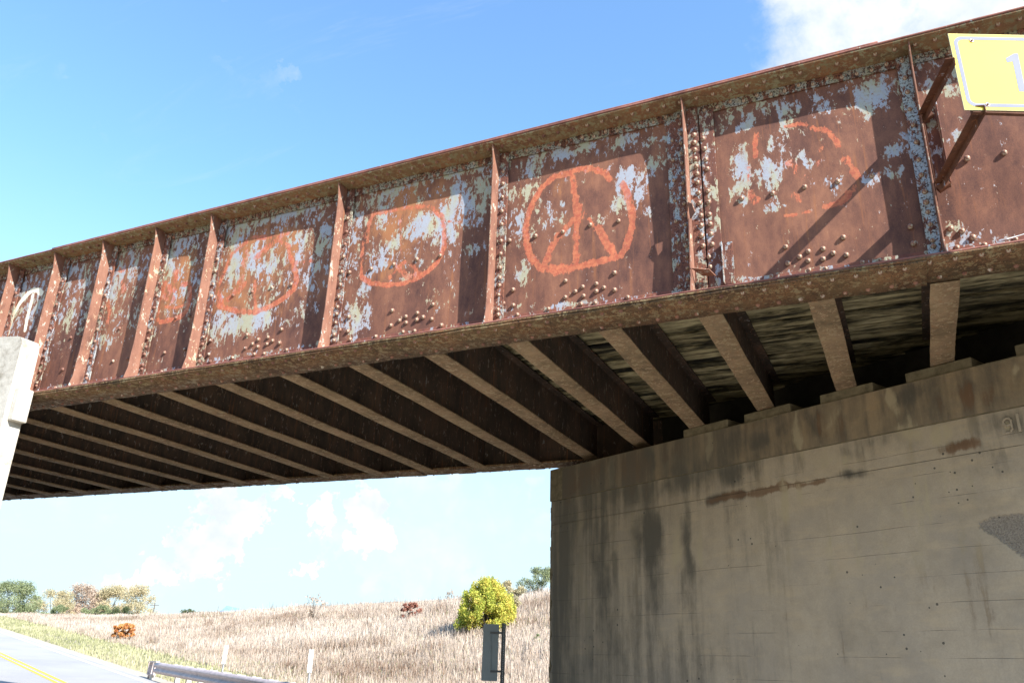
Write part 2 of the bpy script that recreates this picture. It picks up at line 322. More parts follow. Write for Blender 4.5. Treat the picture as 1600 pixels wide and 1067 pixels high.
# ------------------------------------------------------------------ mesh helpers
class MB:
    def __init__(s): s.v = []; s.f = []
    def box(s, c, h, ax=None):
        """centre, half sizes, axes"""
        c = np.array(c, float); ax = np.eye(3) if ax is None else np.array(ax, float)
        b = len(s.v)
        for i in (-1, 1):
            for j in (-1, 1):
                for k in (-1, 1): s.v.append(tuple(c + i*h[0]*ax[0] + j*h[1]*ax[1] + k*h[2]*ax[2]))
        fs = ((0, 1, 3, 2), (4, 6, 7, 5), (0, 4, 5, 1), (2, 3, 7, 6), (0, 2, 6, 4), (1, 5, 7, 3))
        flip = np.dot(np.cross(ax[0], ax[1]), ax[2]) < 0
        for f in fs: s.f.append(tuple(b+i for i in (f[::-1] if flip else f)))
        return s
    def bb(s, x0, x1, y0, y1, z0, z1): return s.box(((x0+x1)/2, (y0+y1)/2, (z0+z1)/2), (abs(x1-x0)/2, abs(y1-y0)/2, abs(z1-z0)/2))
    def prism(s, poly, off):
        """closed polygon (3D points) extruded by vector off"""
        b = len(s.v); n = len(poly); off = np.array(off, float)
        for p in poly: s.v.append(tuple(p))
        for p in poly: s.v.append(tuple(np.array(p)+off))
        s.f.append(tuple(range(b, b+n))[::-1]); s.f.append(tuple(range(b+n, b+2*n)))
        for i in range(n): j = (i+1) % n; s.f.append((b+i, b+j, b+n+j, b+n+i))
        return s
    def tube(s, a, b_, r0, r1=None, seg=8):
        r1 = r0 if r1 is None else r1
        a = np.array(a, float); b_ = np.array(b_, float); d = b_-a; d = d/np.linalg.norm(d)
        t = np.array([0, 0, 1.]) if abs(d[2]) < .9 else np.array([1., 0, 0]); x = np.cross(d, t); x /= np.linalg.norm(x); y = np.cross(d, x)
        k = len(s.v)
        for (c, r) in ((a, r0), (b_, r1)):
            for i in range(seg):
                an = 2*math.pi*i/seg; s.v.append(tuple(c + r*(math.cos(an)*x+math.sin(an)*y)))
        for i in range(seg):
            j = (i+1) % seg; s.f.append((k+i, k+seg+i, k+seg+j, k+j))
        s.f.append(tuple(range(k, k+seg))); s.f.append(tuple(range(k+seg, k+2*seg))[::-1])
        return s
    def dome(s, c, nrm, r, h, seg=8, rings=3):
        c = np.array(c, float); d = np.array(nrm, float)
        t = np.array([0, 0, 1.]) if abs(d[2]) < .9 else np.array([1., 0, 0]); x = np.cross(d, t); x /= np.linalg.norm(x); y = np.cross(d, x)
        k = len(s.v)
        for i in range(rings):
            a = .5*math.pi*i/rings
            for j in range(seg):
                an = 2*math.pi*j/seg; s.v.append(tuple(c + r*math.cos(a)*(math.cos(an)*x+math.sin(an)*y) + d*h*math.sin(a)))
        s.v.append(tuple(c+d*h)); top = len(s.v)-1
        for i in range(rings-1):
            for j in range(seg):
                l = (j+1) % seg; s.f.append((k+i*seg+j, k+(i+1)*seg+j, k+(i+1)*seg+l, k+i*seg+l))
        for j in range(seg): l = (j+1) % seg; s.f.append((k+(rings-1)*seg+j, top, k+(rings-1)*seg+l))
        return s
    def mesh(s, name, mat, smooth=False):
        me = bpy.data.meshes.new(name); me.from_pydata(s.v, [], s.f); me.materials.append(mat)
        import bmesh
        b = bmesh.new(); b.from_mesh(me); bmesh.ops.recalc_face_normals(b, faces=b.faces[:]); b.to_mesh(me); b.free()
        if smooth: me.polygons.foreach_set('use_smooth', [True]*len(me.polygons))
        me.update(); return me
def tag(o, label=None, cat=None, group=None, kind=None):
    for k, v in (('label', label), ('category', cat), ('group', group), ('kind', kind)):
        if v: o[k] = v
    return o
BASE = {}
def empty(name, loc, label, cat, group=None):
    o = bpy.data.objects.new(name, None); COL.objects.link(o); o.location = tuple(loc); o.empty_display_size = .2
    BASE[o.name] = Vector(tuple(loc)); return tag(o, label, cat, group)
def origin(o): return BASE.get(o.name, Vector((0, 0, 0)))
def obj(name, me, parent=None, loc=(0, 0, 0)):
    o = bpy.data.objects.new(name, me); COL.objects.link(o); o.location = loc
    if parent is not None:
        o.parent = parent; o.matrix_parent_inverse = Matrix.Translation(-origin(parent)); 
    return o
def part(name, mb, mat, parent, smooth=False, bevel=0):
    o = obj(name, mb.mesh(name, mat, smooth), parent)
    if bevel:
        b = o.modifiers.new('bevel', 'BEVEL'); b.width = bevel; b.segments = 2; b.limit_method = 'ANGLE'
    return o
def grid_mesh(name, V, nu, nv, mat, attrs=None, smooth=False):
    """V (nu*nv,3) grid surface"""
    me = bpy.data.meshes.new(name)
    i = np.arange((nu-1)*(nv-1)); a = (i//(nv-1))*nv + i % (nv-1)
    quads = np.stack([a, a+nv, a+nv+1, a+1], 1).astype(np.int32)
    me.vertices.add(nu*nv); me.vertices.foreach_set('co', V.astype(np.float32).ravel())
    me.loops.add(quads.size); me.loops.foreach_set('vertex_index', quads.ravel())
    me.polygons.add(len(quads)); me.polygons.foreach_set('loop_start', np.arange(len(quads), dtype=np.int32)*4)
    me.polygons.foreach_set('loop_total', np.full(len(quads), 4, np.int32))
    if smooth: me.polygons.foreach_set('use_smooth', np.ones(len(quads), bool))
    me.materials.append(mat); me.update(calc_edges=True)
    for k, d in (attrs or {}).items():
        at = me.attributes.new(k, 'FLOAT', 'POINT'); at.data.foreach_set('value', d.astype(np.float32).ravel())
    return me
def soup(name, V, mat, tint, nv=3, smooth=False):
    """V (n,nv,3) loose faces, tint (n,)"""
    n = len(V); me = bpy.data.meshes.new(name)
    me.vertices.add(n*nv); me.vertices.foreach_set('co', V.astype(np.float32).ravel())
    me.loops.add(n*nv); me.loops.foreach_set('vertex_index', np.arange(n*nv, dtype=np.int32))
    me.polygons.add(n); me.polygons.foreach_set('loop_start', np.arange(n, dtype=np.int32)*nv)
    me.polygons.foreach_set('loop_total', np.full(n, nv, np.int32)); me.materials.append(mat); me.update(calc_edges=True)
    at = me.attributes.new('tint', 'FLOAT', 'POINT'); at.data.foreach_set('value', np.repeat(tint, nv).astype(np.float32))
    return me

# ------------------------------------------------------------------ terrain
RS = [-400, -60, 0, 20, 32, 38.5, 45, 56.7, 65.4, 76.2, 94.5, 135.5, 189, 260, 700]
RZ = [3.0, 3.1, 3.3, 3.3, 3.38, 3.24, 3.30, 3.32, 3.20, 3.10, 3.56, 4.85, 7.0, 7.8, 8.3]
def zroad(s):
    s = np.asarray(s, float)
    z = -2.2 + np.where(s > 0, .065*s, .02*s)
    cap = 3.4
    return np.where(z > cap-2.0, cap-2.0+2.0*np.tanh((z-cap+2.0)/2.0), z)
def zterr(s, a):
    s = np.asarray(s, float); a = np.asarray(a, float)
    zr = zroad(s); rg = np.interp(s, RS, RZ)
    t = np.clip((a-9.6)/(28-9.6), 0, 1); t = .25*t + .75*(t*t*(3-2*t))
    right = zr + (np.maximum(rg, zr)-zr)*t
    right = np.where(a > 28, right - .012*(a-28), right)
    # opposite side: low verge near the camera, rising to the same ground level
    tl = np.clip((2.2-a)/26, 0, 1); left = zr + .12*np.clip(2.4-a, 0, 2) + (np.maximum(rg, zr)-zr)*tl*tl
    z = np.where(a > 9.6, right, np.where(a < 2.4, left, zr - .06))
    bumps = .10*np.sin(s*.83+a*.31)*np.sin(a*.67-s*.21)+.06*np.sin(s*1.9+1)*np.sin(a*1.7)
    return z + bumps*np.clip((a-12)/6, 0, 1)
def P3(s, a, z=None):
    s = np.asarray(s, float); a = np.asarray(a, float); z = zterr(s, a) if z is None else z
    return np.stack([s*U[0]+a*N[0], s*U[1]+a*N[1], z*np.ones_like(s*a)], -1)
ss = np.unique(np.concatenate([np.linspace(-2500, -60, 14), np.linspace(-60, 200, 261), np.linspace(200, 700, 60), np.linspace(700, 3500, 16)]))
aa = np.unique(np.concatenate([np.linspace(-2500, -60, 14), np.linspace(-60, 0, 41), np.linspace(0, 34, 103), np.linspace(34, 120, 44), np.linspace(120, 3000, 26)]))
S_, A_ = np.meshgrid(ss, aa, indexing='ij')
green = np.clip(1-np.abs(A_-10.3)/2.2, 0, 1) + .55*np.clip((S_-60)/40, 0, 1)*np.clip((A_-22)/5, 0, 1) + .25*(A_ < 2.4)
field = np.clip((S_-105)/6, 0, 1)*np.clip((A_-24.5)/1.5, 0, 1)
ground = obj('ground', grid_mesh('ground', P3(S_.ravel(), A_.ravel()), len(ss), len(aa), M['ground'],
             dict(green=np.clip(green, 0, 1), field=field), True)); tag(ground, kind='structure')
def ribbon(name, s0, s1, a0, a1, dz, mat, n=220):
    s = np.linspace(s0, s1, n); V = np.zeros((n, 2, 3))
    V[:, 0] = P3(s, np.full(n, a0), zroad(s)+dz); V[:, 1] = P3(s, np.full(n, a1), zroad(s)+dz)
    return obj(name, grid_mesh(name, V.reshape(-1, 3), n, 2, mat, None, True))
tag(ribbon('road_shoulder', -80, 300, 2.5, 8.35, -.03, M['gravel']), kind='structure')
tag(ribbon('road', -80, 300, 2.9, 7.75, 0, M['road']), kind='structure')
tag(ribbon('white_edge_line', -80, 300, 7.40, 7.52, .005, M['white']), kind='structure')
tag(ribbon('yellow_centre_line', -80, 300, 5.33, 5.43, .005, M['yellow']), kind='structure')
tag(ribbon('yellow_centre_line', -80, 300, 5.13, 5.23, .005, M['yellow']), kind='structure')

# ------------------------------------------------------------------ bridge
W = 6.465; LIP = 6.25; ZB = 2.90; ZT = 4.875
def top(x): return ZT + .03*max(0, 1-((x+3)/6)**2)-.03   # the girder's slight camber
br = empty('girder_bridge', (-4, 8.9, 2.75), 'rusted riveted plate girder bridge with faded orange peace signs, crossing the road', 'bridge')
XL, XR = -13.0, 3.2
nx, nz = int((XR-XL)/.016)+1, int((4.88-2.93)/.016)+1
xs = np.linspace(XL, XR, nx); zs = np.linspace(2.93, 4.88, nz)
X_, Z_ = np.meshgrid(xs, zs, indexing='ij')
paintg = np.full(X_.shape, -.12); graf = np.zeros(X_.shape); whit = np.zeros(X_.shape)
def webpt(px, py): p = ony(px, py, W); return p[0], p[2]
def blob(arr, px, py, rx, ry, amt):
    x, z = webpt(px, py); x2, _ = webpt(px+rx, py); _, z2 = webpt(px, py-ry)
    rx = abs(x2-x)*1.25; rz = abs(z2-z)*1.25
    d = ((X_-x)/rx)**2 + ((Z_-z)/rz)**2
    arr[:] = np.maximum(arr, amt*np.exp(-d**1.6*.69))
def stroke(arr, pts, wd, amt, off=(0, 0), sc=1.0):
    q = [webpt(off[0]+a*sc, off[1]+b*sc) for a, b in pts]
    best = np.full(X_.shape, 9.)
    for (x0, z0), (x1, z1) in zip(q[:-1], q[1:]):
        dx, dz = x1-x0, z1-z0; L = dx*dx+dz*dz+1e-9
        t = np.clip(((X_-x0)*dx+(Z_-z0)*dz)/L, 0, 1)
        best = np.minimum(best, np.hypot(X_-x0-t*dx, Z_-z0-t*dz))
    arr[:] = np.maximum(arr, amt*np.clip(1.5-best/wd, 0, 1))
# paint remnants, panel by panel (x, y, rx, ry, strength)
for b in [  # right-hand panel
    (1160, 270, 13, 34, .85), (1153, 300, 12, 16, .7), (1200, 275, 20, 22, .8), (1215, 262, 16, 16, .6), (1226, 180, 12, 24, .78), (1240, 170, 12, 10, .7), (1165, 195, 16, 10, .62),
    (1275, 154, 13, 6, .75), (1362, 148, 28, 20, .85), (1385, 130, 22, 10, .7), (1400, 234, 14, 12, .7), (1300, 165, 10, 12, .6), (1255, 245, 12, 8, .6), (1262, 262, 10, 14, .6),
    (1397, 268, 12, 9, .72), (1303, 286, 12, 9, .72), (1203, 325, 16, 7, .68), (1222, 232, 5, 14, .6), (1150, 182, 26, 4, .6), (1200, 166, 30, 4, .55), (1320, 142, 26, 5, .6), (1206, 226, 8, 8, .62),
    (1361, 277, 12, 9, .68), (1160, 312, 10, 10, .66), (1420, 210, 10, 40, .48), (1170, 435, 20, 4, .6), (1235, 425, 30, 3, .45), (1360, 180, 12, 10, .55), (1415, 165, 8, 16, .55),
    # panel with the clear ring
    (880, 238, 45, 9, .80), (845, 250, 35, 8, .62), (905, 240, 16, 5, .7), (833, 268, 12, 13, .68), (804, 305, 10, 9, .68), (830, 300, 16, 14, .68), (813, 345, 14, 26, .58), (978, 280, 15, 16, .88), (985, 292, 10, 12, .8),
    (997, 300, 7, 22, .78), (970, 318, 12, 14, .66), (855, 322, 5, 14, .62), (881, 335, 7, 20, .6), (818, 424, 11, 15, .72), (935, 342, 8, 7, .66), (1022, 252, 12, 16, .66), (1012, 222, 30, 7, .66), (968, 224, 20, 9, .68),
    (985, 213, 14, 4, .7), (1010, 330, 8, 8, .55), (888, 360, 8, 8, .6), (1012, 275, 10, 8, .55), (885, 478, 45, 5, .62), (1020, 460, 20, 3, .5), (800, 480, 30, 4, .45), (845, 345, 30, 30, .36),
    # third panel
    (705, 265, 60, 12, .85), (650, 285, 70, 8, .65), (742, 262, 18, 10, .75), (735, 310, 24, 28, .74), (755, 300, 10, 34, .62), (712, 305, 8, 34, .7), (600, 322, 12, 34, .70), (608, 300, 16, 10, .65), (662, 352, 24, 20, .82), (700, 345, 16, 28, .86), (690, 365, 22, 16, .70),
    (560, 345, 16, 34, .56), (553, 410, 12, 18, .55), (565, 500, 12, 14, .6), (557, 495, 18, 24, .74), (570, 480, 6, 40, .55), (610, 395, 28, 24, .52), (630, 370, 34, 16, .50), (580, 325, 40, 20, .48), (638, 434, 10, 7, .66), (740, 390, 24, 10, .50), (690, 470, 20, 24, .2),
    (568, 455, 8, 20, .60), (735, 345, 20, 10, .55), (586, 420, 10, 14, .5), (760, 470, 10, 30, .2), (620, 555, 2, 2, .2),
    # fourth panel
    (425, 338, 75, 10, .80), (470, 325, 40, 10, .80), (500, 315, 22, 12, .7), (360, 372, 26, 12, .70), (366, 408, 10, 32, .80), (395, 408, 12, 24, .80), (425, 410, 12, 18, .70), (400, 425, 34, 10, .66), (470, 385, 10, 34, .74), (505, 375, 12, 26, .70),
    (495, 410, 16, 16, .58), (375, 507, 36, 15, .92), (400, 490, 28, 10, .86), (352, 500, 20, 16, .74), (415, 495, 14, 14, .8), (345, 520, 8, 20, .6), (485, 440, 10, 14, .66), (470, 485, 14, 14, .52), (340, 440, 14, 30, .5), (395, 440, 50, 20, .40), (455, 505, 14, 6, .4),
    (440, 395, 50, 40, .42), (355, 545, 6, 4, .3), (490, 482, 10, 6, .5), (350, 560, 40, 4, .5), (460, 545, 40, 4, .5), (500, 535, 16, 4, .55),
    # narrow panels to the left
    (268, 385, 12, 24, .76), (295, 378, 12, 10, .75), (262, 420, 9, 28, .66), (280, 372, 30, 8, .72), (300, 412, 8, 18, .52), (285, 455, 14, 12, .62), (300, 440, 14, 14, .5), (294, 480, 8, 12, .62), (238, 518, 5, 9, .62), (270, 400, 26, 26, .42), (284, 485, 10, 8, .5),
    (203, 395, 24, 12, .62), (185, 430, 9, 34, .74), (178, 455, 8, 24, .66), (205, 425, 10, 24, .56), (222, 430, 5, 14, .66), (214, 405, 10, 30, .5), (195, 480, 8, 12, .5), (160, 525, 8, 18, .55), (170, 535, 4, 8, .5), (212, 470, 8, 10, .4),
    (108, 425, 26, 8, .62), (135, 440, 12, 24, .62), (110, 490, 6, 24, .68), (128, 500, 8, 20, .56), (105, 450, 9, 12, .52), (138, 480, 6, 30, .5), (85, 500, 7, 20, .42), (72, 560, 5, 14, .52), (95, 430, 14, 6, .5),
    (40, 450, 26, 10, .62), (50, 480, 22, 28, .52), (25, 500, 12, 30, .55), (62, 470, 8, 30, .56), (35, 430, 12, 6, .5),
    # right of the last stiffener
    (1500, 110, 16, 16, .74), (1448, 136, 14, 12, .66), (1485, 135, 10, 18, .6), (1496, 215, 8, 12, .62), (1500, 185, 8, 5, .6), (1560, 195, 5, 4, .6), (1465, 125, 8, 8, .5), (1495, 380, 40, 12, .48), (1490, 355, 14, 12, .44), (1540, 385, 40, 7, .45)]:
    blob(paintg, *b)
# speckle in the upper third of every panel
paintg = np.maximum(paintg, .34*np.clip((Z_-4.3)/.35, 0, 1))
paintg = np.maximum(paintg, .30*np.exp(-((X_+5)/4.0)**2)*np.clip((Z_-3.5)/.3, 0, 1)*(X_ < -3.3))
paintg = np.maximum(paintg, .36*(X_ < -5.2)*np.clip((Z_-3.4)/.4, 0, 1))
stain = np.zeros(X_.shape)
for b in [(630, 330, 60, 60, .75), (600, 400, 50, 40, .5), (700, 330, 40, 30, .5), (400, 400, 70, 50, .8), (360, 450, 40, 50, .7), (440, 460, 50, 30, .5), (275, 440, 26, 50, .8), (190, 430, 24, 40, .55), (330, 480, 20, 50, .5), (560, 400, 20, 60, .4), (890, 290, 40, 14, .35), (1190, 300, 40, 20, .3), (120, 440, 14, 30, .4)]: blob(stain, *b)
paintg *= .90
# orange rings
B3 = ((740, 140), .3562)
ring = [(430, 365), (470, 350), (520, 348), (570, 365), (600, 395)]
stroke(graf, ring, .034, .95, *B3)
stroke(graf, [(655, 415), (680, 470), (698, 545), (690, 620), (670, 690), (640, 732), (560, 752), (500, 768), (440, 782), (345, 792), (290, 780), (255, 745), (235, 680), (228, 620), (240, 550), (262, 490), (300, 430), (350, 385), (430, 365)], .036, .98, *B3)
stroke(graf, [(436, 370), (446, 470), (455, 560), (450, 660), (452, 768)], .034, .92, *B3)
stroke(graf, [(545, 610), (590, 680), (625, 735)], .040, 1.0, *B3)
stroke(graf, [(455, 500), (500, 570), (545, 610)], .03, .62, *B3)
stroke(graf, [(440, 570), (375, 640), (345, 690), (325, 745), (300, 778)], .038, .90, *B3)
stroke(graf, [(300, 780), (360, 792), (420, 785)], .055, .85, *B3)
A4 = ((1050, 40), .3937)
for pts, wd, am in [([(335, 430), (330, 480), (328, 520)], .03, .72), ([(455, 402), (500, 390), (535, 395)], .025, .75), ([(560, 408), (610, 415), (640, 445), (660, 478)], .033, .82),
                    ([(692, 530), (715, 570), (735, 600)], .036, .86), ([(725, 640), (690, 685), (650, 710), (605, 722)], .03, .8), ([(450, 757), (495, 752)], .018, .8), ([(520, 745), (542, 742)], .015, .7),
                    ([(310, 660), (320, 700), (345, 690)], .035, .62), ([(465, 550), (490, 580), (525, 600)], .05, .52), ([(480, 680), (510, 690)], .04, .52), ([(310, 560), (300, 620)], .03, .5), ([(600, 470), (560, 600)], .02, .42)]:
    stroke(graf, pts, wd, am, *A4)
C2 = ((280, 240), .3562)
for pts, wd, am in [([(800, 545), (840, 568), (900, 578), (980, 572), (1040, 550), (1090, 520), (1135, 475), (1160, 425), (1165, 390), (1162, 340)], .028, .86), ([(828, 390), (835, 320), (845, 275)], .016, .7),
                    ([(960, 500), (1000, 540), (1050, 530)], .04, .62), ([(925, 545), (960, 500), (990, 475)], .03, .6), ([(850, 265), (950, 245), (1100, 232), (1155, 280), (1165, 340)], .032, .68), ([(800, 545), (800, 450), (815, 350), (850, 270)], .03, .58), ([(1020, 490), (1060, 530)], .03, .62), ([(970, 260), (975, 460)], .018, .5),
                    ([(1150, 300), (1230, 300)], .02, .5),
                    ([(170, 665), (250, 692), (330, 697), (400, 672), (450, 640), (500, 600), (515, 560), (505, 500), (490, 450)], .036, .80), ([(333, 560), (336, 690)], .026, .70), ([(345, 455), (400, 400), (450, 360)], .05, .62), ([(170, 660), (180, 560), (230, 440), (320, 370), (420, 365), (480, 410), (495, 460)], .035, .60),
                    ([(290, 575), (240, 620), (180, 660)], .05, .64), ([(300, 420), (280, 540), (250, 600)], .05, .5), ([(400, 380), (480, 350)], .03, .5), ([(150, 520), (180, 640)], .03, .5), ([(500, 480), (590, 470)], .03, .5)]:
    stroke(graf, pts, wd, am, *C2)
E5 = ((200, 360), .2248)
for pts, wd, am in [([(205, 622), (225, 634), (260, 632), (320, 617), (365, 597), (395, 570), (415, 525), (428, 450), (425, 400)], .036, .86), ([(260, 370), (225, 440), (205, 520), (200, 600)], .05, .6), ([(260, 530), (330, 540), (385, 520)], .022, .7),
                    ([(335, 290), (325, 360), (300, 430)], .04, .56), ([(290, 400), (340, 400)], .06, .5), ([(380, 375), (420, 370)], .04, .62), ([(240, 450), (300, 480)], .07, .46)]:
    stroke(graf, pts, wd, am, *E5)
F5 = ((0, 380), .225)
stroke(graf, [(750, 400), (760, 480), (745, 560)], .04, .55, *F5); stroke(graf, [(850, 270), (860, 330)], .05, .55, *F5); stroke(graf, [(800, 200), (860, 180)], .05, .4, *F5)
stroke(whit, [(55, 630), (72, 560), (95, 490), (140, 415), (190, 355), (230, 325), (265, 328), (290, 350)], .045, .95, *F5)
stroke(whit, [(175, 605), (190, 520), (212, 440), (228, 365)], .04, .80, *F5)
graf = np.minimum(graf*np.where(X_ < -3.3, 1.16, 1.0), 1.05); whit *= .84
# gentle buckling of the old plate between its stiffeners
Yw = W + .005*np.sin(X_*3.3)*np.sin((Z_-2.9)*1.6) + .002*np.sin(X_*11+Z_*3)
V = np.stack([X_, Yw, Z_], -1).reshape(-1, 3)
girder = obj('plate_girder', grid_mesh('plate_girder', V, nx, nz, M['web'], dict(paint=paintg, stain=stain, graffiti=graf, white_paint=whit)), br)
wb = MB().bb(XL, XR, W+.012, W+.020, 2.93, 4.88)   # back face of the web plate
part('web_back', wb, M['beam_web'], girder)

def strip_grid(name, x0, x1, prof, mat, parent, step=.08, jit=.0, seed=0, closed=True):
    """profile (list of y,z) swept along x with slight waviness"""
    r = np.random.default_rng(seed); n = max(2, int((x1-x0)/step)+1); xx = np.linspace(x0, x1, n); m = len(prof)
    V = np.zeros((n, m+1, 3))
    for k in range(m+1):
        y, z = prof[k % m]
        V[:, k, 0] = xx; V[:, k, 1] = y; V[:, k, 2] = z
    if jit:
        ph = r.uniform(0, 6, 8)
        for k in range(m+1):
            kk = k % m
            wv = sum(np.sin(xx*f+ph[i]+kk*.7) for i, f in enumerate((1.3, 3.1, 7.7, 13.)))/4
            V[:, k, 2] += jit*wv; V[:, k, 1] += jit*.6*np.roll(wv, 3)
    me = grid_mesh(name, V.reshape(-1, 3), n, m+1, mat)
    import bmesh
    b = bmesh.new(); b.from_mesh(me); bmesh.ops.remove_doubles(b, verts=b.verts[:], dist=1e-5)
    bmesh.ops.holes_fill(b, edges=[e for e in b.edges if e.is_boundary]); bmesh.ops.recalc_face_normals(b, faces=b.faces[:]); b.to_mesh(me); b.free()
    return obj(name, me, parent)
# top flange: angles, cover plates
strip_grid('top_flange', XL, XR, [(LIP, 4.875), (LIP, 4.893), (6.68, 4.893), (6.68, 4.875), (W+.024, 4.875), (W+.024, 4.86), (W-.02, 4.86), (W-.02, 4.872)], M['flange_under'], girder, jit=.0015, seed=1)
strip_grid('cover_plate', XL, XR, [(LIP-.006, 4.896), (LIP-.006, 4.912), (6.69, 4.912), (6.69, 4.896)], M['lip'], girder, jit=.001, seed=2)
strip_grid('cover_plate', -9.65, .28, [(LIP-.002, 4.915), (LIP-.002, 4.931), (6.685, 4.931), (6.685, 4.915)], M['lip'], girder, jit=.001, seed=3)
part('flange_leg', MB().bb(XL, XR, W-.020, W-.008, 4.772, 4.858), M['flange_leg'], girder, bevel=.003)
# bottom flange
strip_grid('bottom_flange', XL, XR, [(LIP, 2.925), (LIP, 2.94), (W-.02, 2.945), (W-.02, 2.925)], M['lip'], girder, jit=.0015, seed=4)
strip_grid('cover_plate', XL, XR, [(LIP-.004, 2.904), (LIP-.004, 2.921), (6.70, 2.921), (6.70, 2.904)], M['bottom_under'], girder, jit=.004, seed=5)
strip_grid('cover_plate', XL, .37, [(LIP+.003, 2.882), (LIP+.003, 2.900), (6.695, 2.900), (6.695, 2.882)], M['bottom_under'], girder, jit=.006, seed=6)
part('flange_leg', MB().bb(XL, XR, W-.020, W-.008, 2.946, 3.062), M['botleg'], girder, bevel=.003)
# stiffeners
STX = [.50, -1.38, -3.28, -5.14, -6.95, -7.83, -8.73, -9.61, -10.5, 2.35]
def stiffener(x, i):
    o = W-.168
    poly = [(x, W-.022, 2.945), (x, LIP+.004, 2.945), (x, LIP+.02, 3.02), (x, LIP+.035, 3.08), (x, o-.01, 3.22), (x, o, 3.4), (x, o, 4.66), (x, LIP+.03, 4.80), (x, LIP+.015, 4.872), (x, W-.022, 4.872)]
    if x > 0: poly = [(a, b + (.02 if k in (4, 5, 6) else 0), c) for k, (a, b, c) in enumerate(poly)]
    if i == 1:    # holed, dented stiffener at the splice: a bite out of the outer edge
        poly = poly[:5] + [(x, o, 3.2), (x+.004, o+.015, 3.64), (x-.01, o+.055, 3.66), (x-.014, o+.06, 3.74), (x, o+.02, 3.79)] + poly[6:]
    part('stiffener', MB().prism(poly, (.011, 0, 0)), M['stiff'], girder, bevel=.002)
    sgn = -1 if i in (0,) else 1
    x0 = x + (.0125 if sgn > 0 else -.0015)
    mt = M['strip_heavy'] if i == 0 else M['strip']
    part('stiffener_leg', MB().bb(min(x0, x0+sgn*.098), max(x0, x0+sgn*.098), W-.036, W-.0215, 2.948, 4.855), mt, girder, bevel=.002)
    return x0, sgn
RIV = []   # (x, y, z, normal, r)
def riv(x, z, y=W-.006, r=.0235): RIV.append((x, y, z, (0, -1, 0), r*random.uniform(.86, 1.0)))
ZR = [2.99, 3.08, 3.13, 3.28, 3.37, 3.46, 3.56, 3.70, 3.86, 4.02, 4.18, 4.34, 4.50, 4.64, 4.81]
for i, x in enumerate(STX):
    x0, sg = stiffener(x, i)
    for z in ZR:
        if i == 1: continue
        riv(x0+sg*.052+random.uniform(-.004, .004), z+random.uniform(-.012, .012), W-.035)
# splice plate on the right of the damaged stiffener, doubling strip on its left
part('splice_plate', MB().bb(-1.255, -1.13, W-.030, W-.0215, 2.95, 4.77), M['plate'], girder, bevel=.002)
part('splice_plate', MB().bb(-1.56, -1.385, W-.030, W-.0215, 2.95, 4.77), M['strip'], girder, bevel=.002)
for (cx, cy) in [(92, 445), (93, 475), (95, 503), (97, 538), (101, 568), (104, 598), (106, 632), (110, 673), (113, 713), (119, 762), (120, 802), (122, 842), (127, 882)]:
    x, z = webpt(1050+cx*.3937, 40+cy*.3937); riv(x, z, W-.034, .026)
for (cx, cy) in [(127, 458), (132, 498), (138, 540), (144, 577), (146, 665), (149, 708), (152, 757), (155, 795), (158, 835), (163, 875), (150, 925), (155, 965)]:
    x, z = webpt(1050+cx*.3937, 40+cy*.3937); riv(x, z, W-.029, .026)
for z in np.arange(3.03, 4.75, .105): riv(-1.43, z, W-.029, .021); 
for z in np.arange(3.08, 4.75, .21): riv(-1.51, z, W-.029, .021)
# clusters where the floor beams are fastened
CL = [(404, 912), (448, 888), (480, 868), (484, 903), (540, 855), (540, 888), (573, 870), (620, 880), (620, 807), (476, 946), (538, 938), (405, 842), (333, 967), (197, 988), (175, 880), (176, 948), (132, 938), (680, 915), (160, 666), (274, 647), (393, 623), (514, 598), (637, 577)]
cl = [webpt(740+a*.3562, 140+b*.3562) for a, b in CL]
CA = [(460, 945), (507, 920), (541, 898), (541, 935), (600, 888), (600, 928), (640, 905), (692, 912), (680, 842), (545, 973), (610, 967), (395, 997), (452, 880), (243, 1018), (277, 688), (400, 668), (527, 643), (658, 622), (793, 598), (756, 943), (903, 1123), (958, 867), (946, 800)]
for a, b in CA: x, z = webpt(1050+a*.3937, 40+b*.3937); riv(x, z, W-.004, .025)
for k in (0, 1, 2):
    for j, (x, z) in enumerate(cl): riv(x-1.86*k, z+random.uniform(-.008, .008), W-.004 if z > 3.07 else W-.019, .0245)
for x in (-7.2, -7.45, -8.1, -8.35, -9.0, -9.2):
    for z in (3.03, 3.27, 3.69): riv(x+random.uniform(-.04, .04), z, W-.004 if z > 3.07 else W-.019)
for x in np.arange(-10.9, XR, .135):
    if min(abs(x-s-.03) for s in STX) > .09 and not (-1.6 < x < -1.1): riv(x, 3.005+random.uniform(-.01, .01), W-.019, .021)
for (px, py) in [(1511, 249), (1569, 240), (1485, 358), (1503, 362), (1520, 372), (1586, 375), (1495, 388), (1538, 384)]:
    x, z = webpt(px, py); riv(x, z, W-.006, .026)
for x in np.arange(-11, XR, .118):
    riv(x, 4.815+(.012 if int(x*10) % 2 else -.012), W-.019, .0195)
for x in np.arange(-11, XR, .15):     # under the top and bottom flanges
    RIV.append((x, 6.335, 4.8745, (0, 0, -1), .0205)); 
BOT = []
for x in np.arange(-11, XR, .17):
    BOT.append((x, 6.31, 2.903 if x > .37 else 2.881)); BOT.append((x+.07, 6.60, 2.903 if x > .37 else 2.881)); 
for b in BOT: RIV.append((b[0], b[1], b[2], (0, 0, -1), .0205))
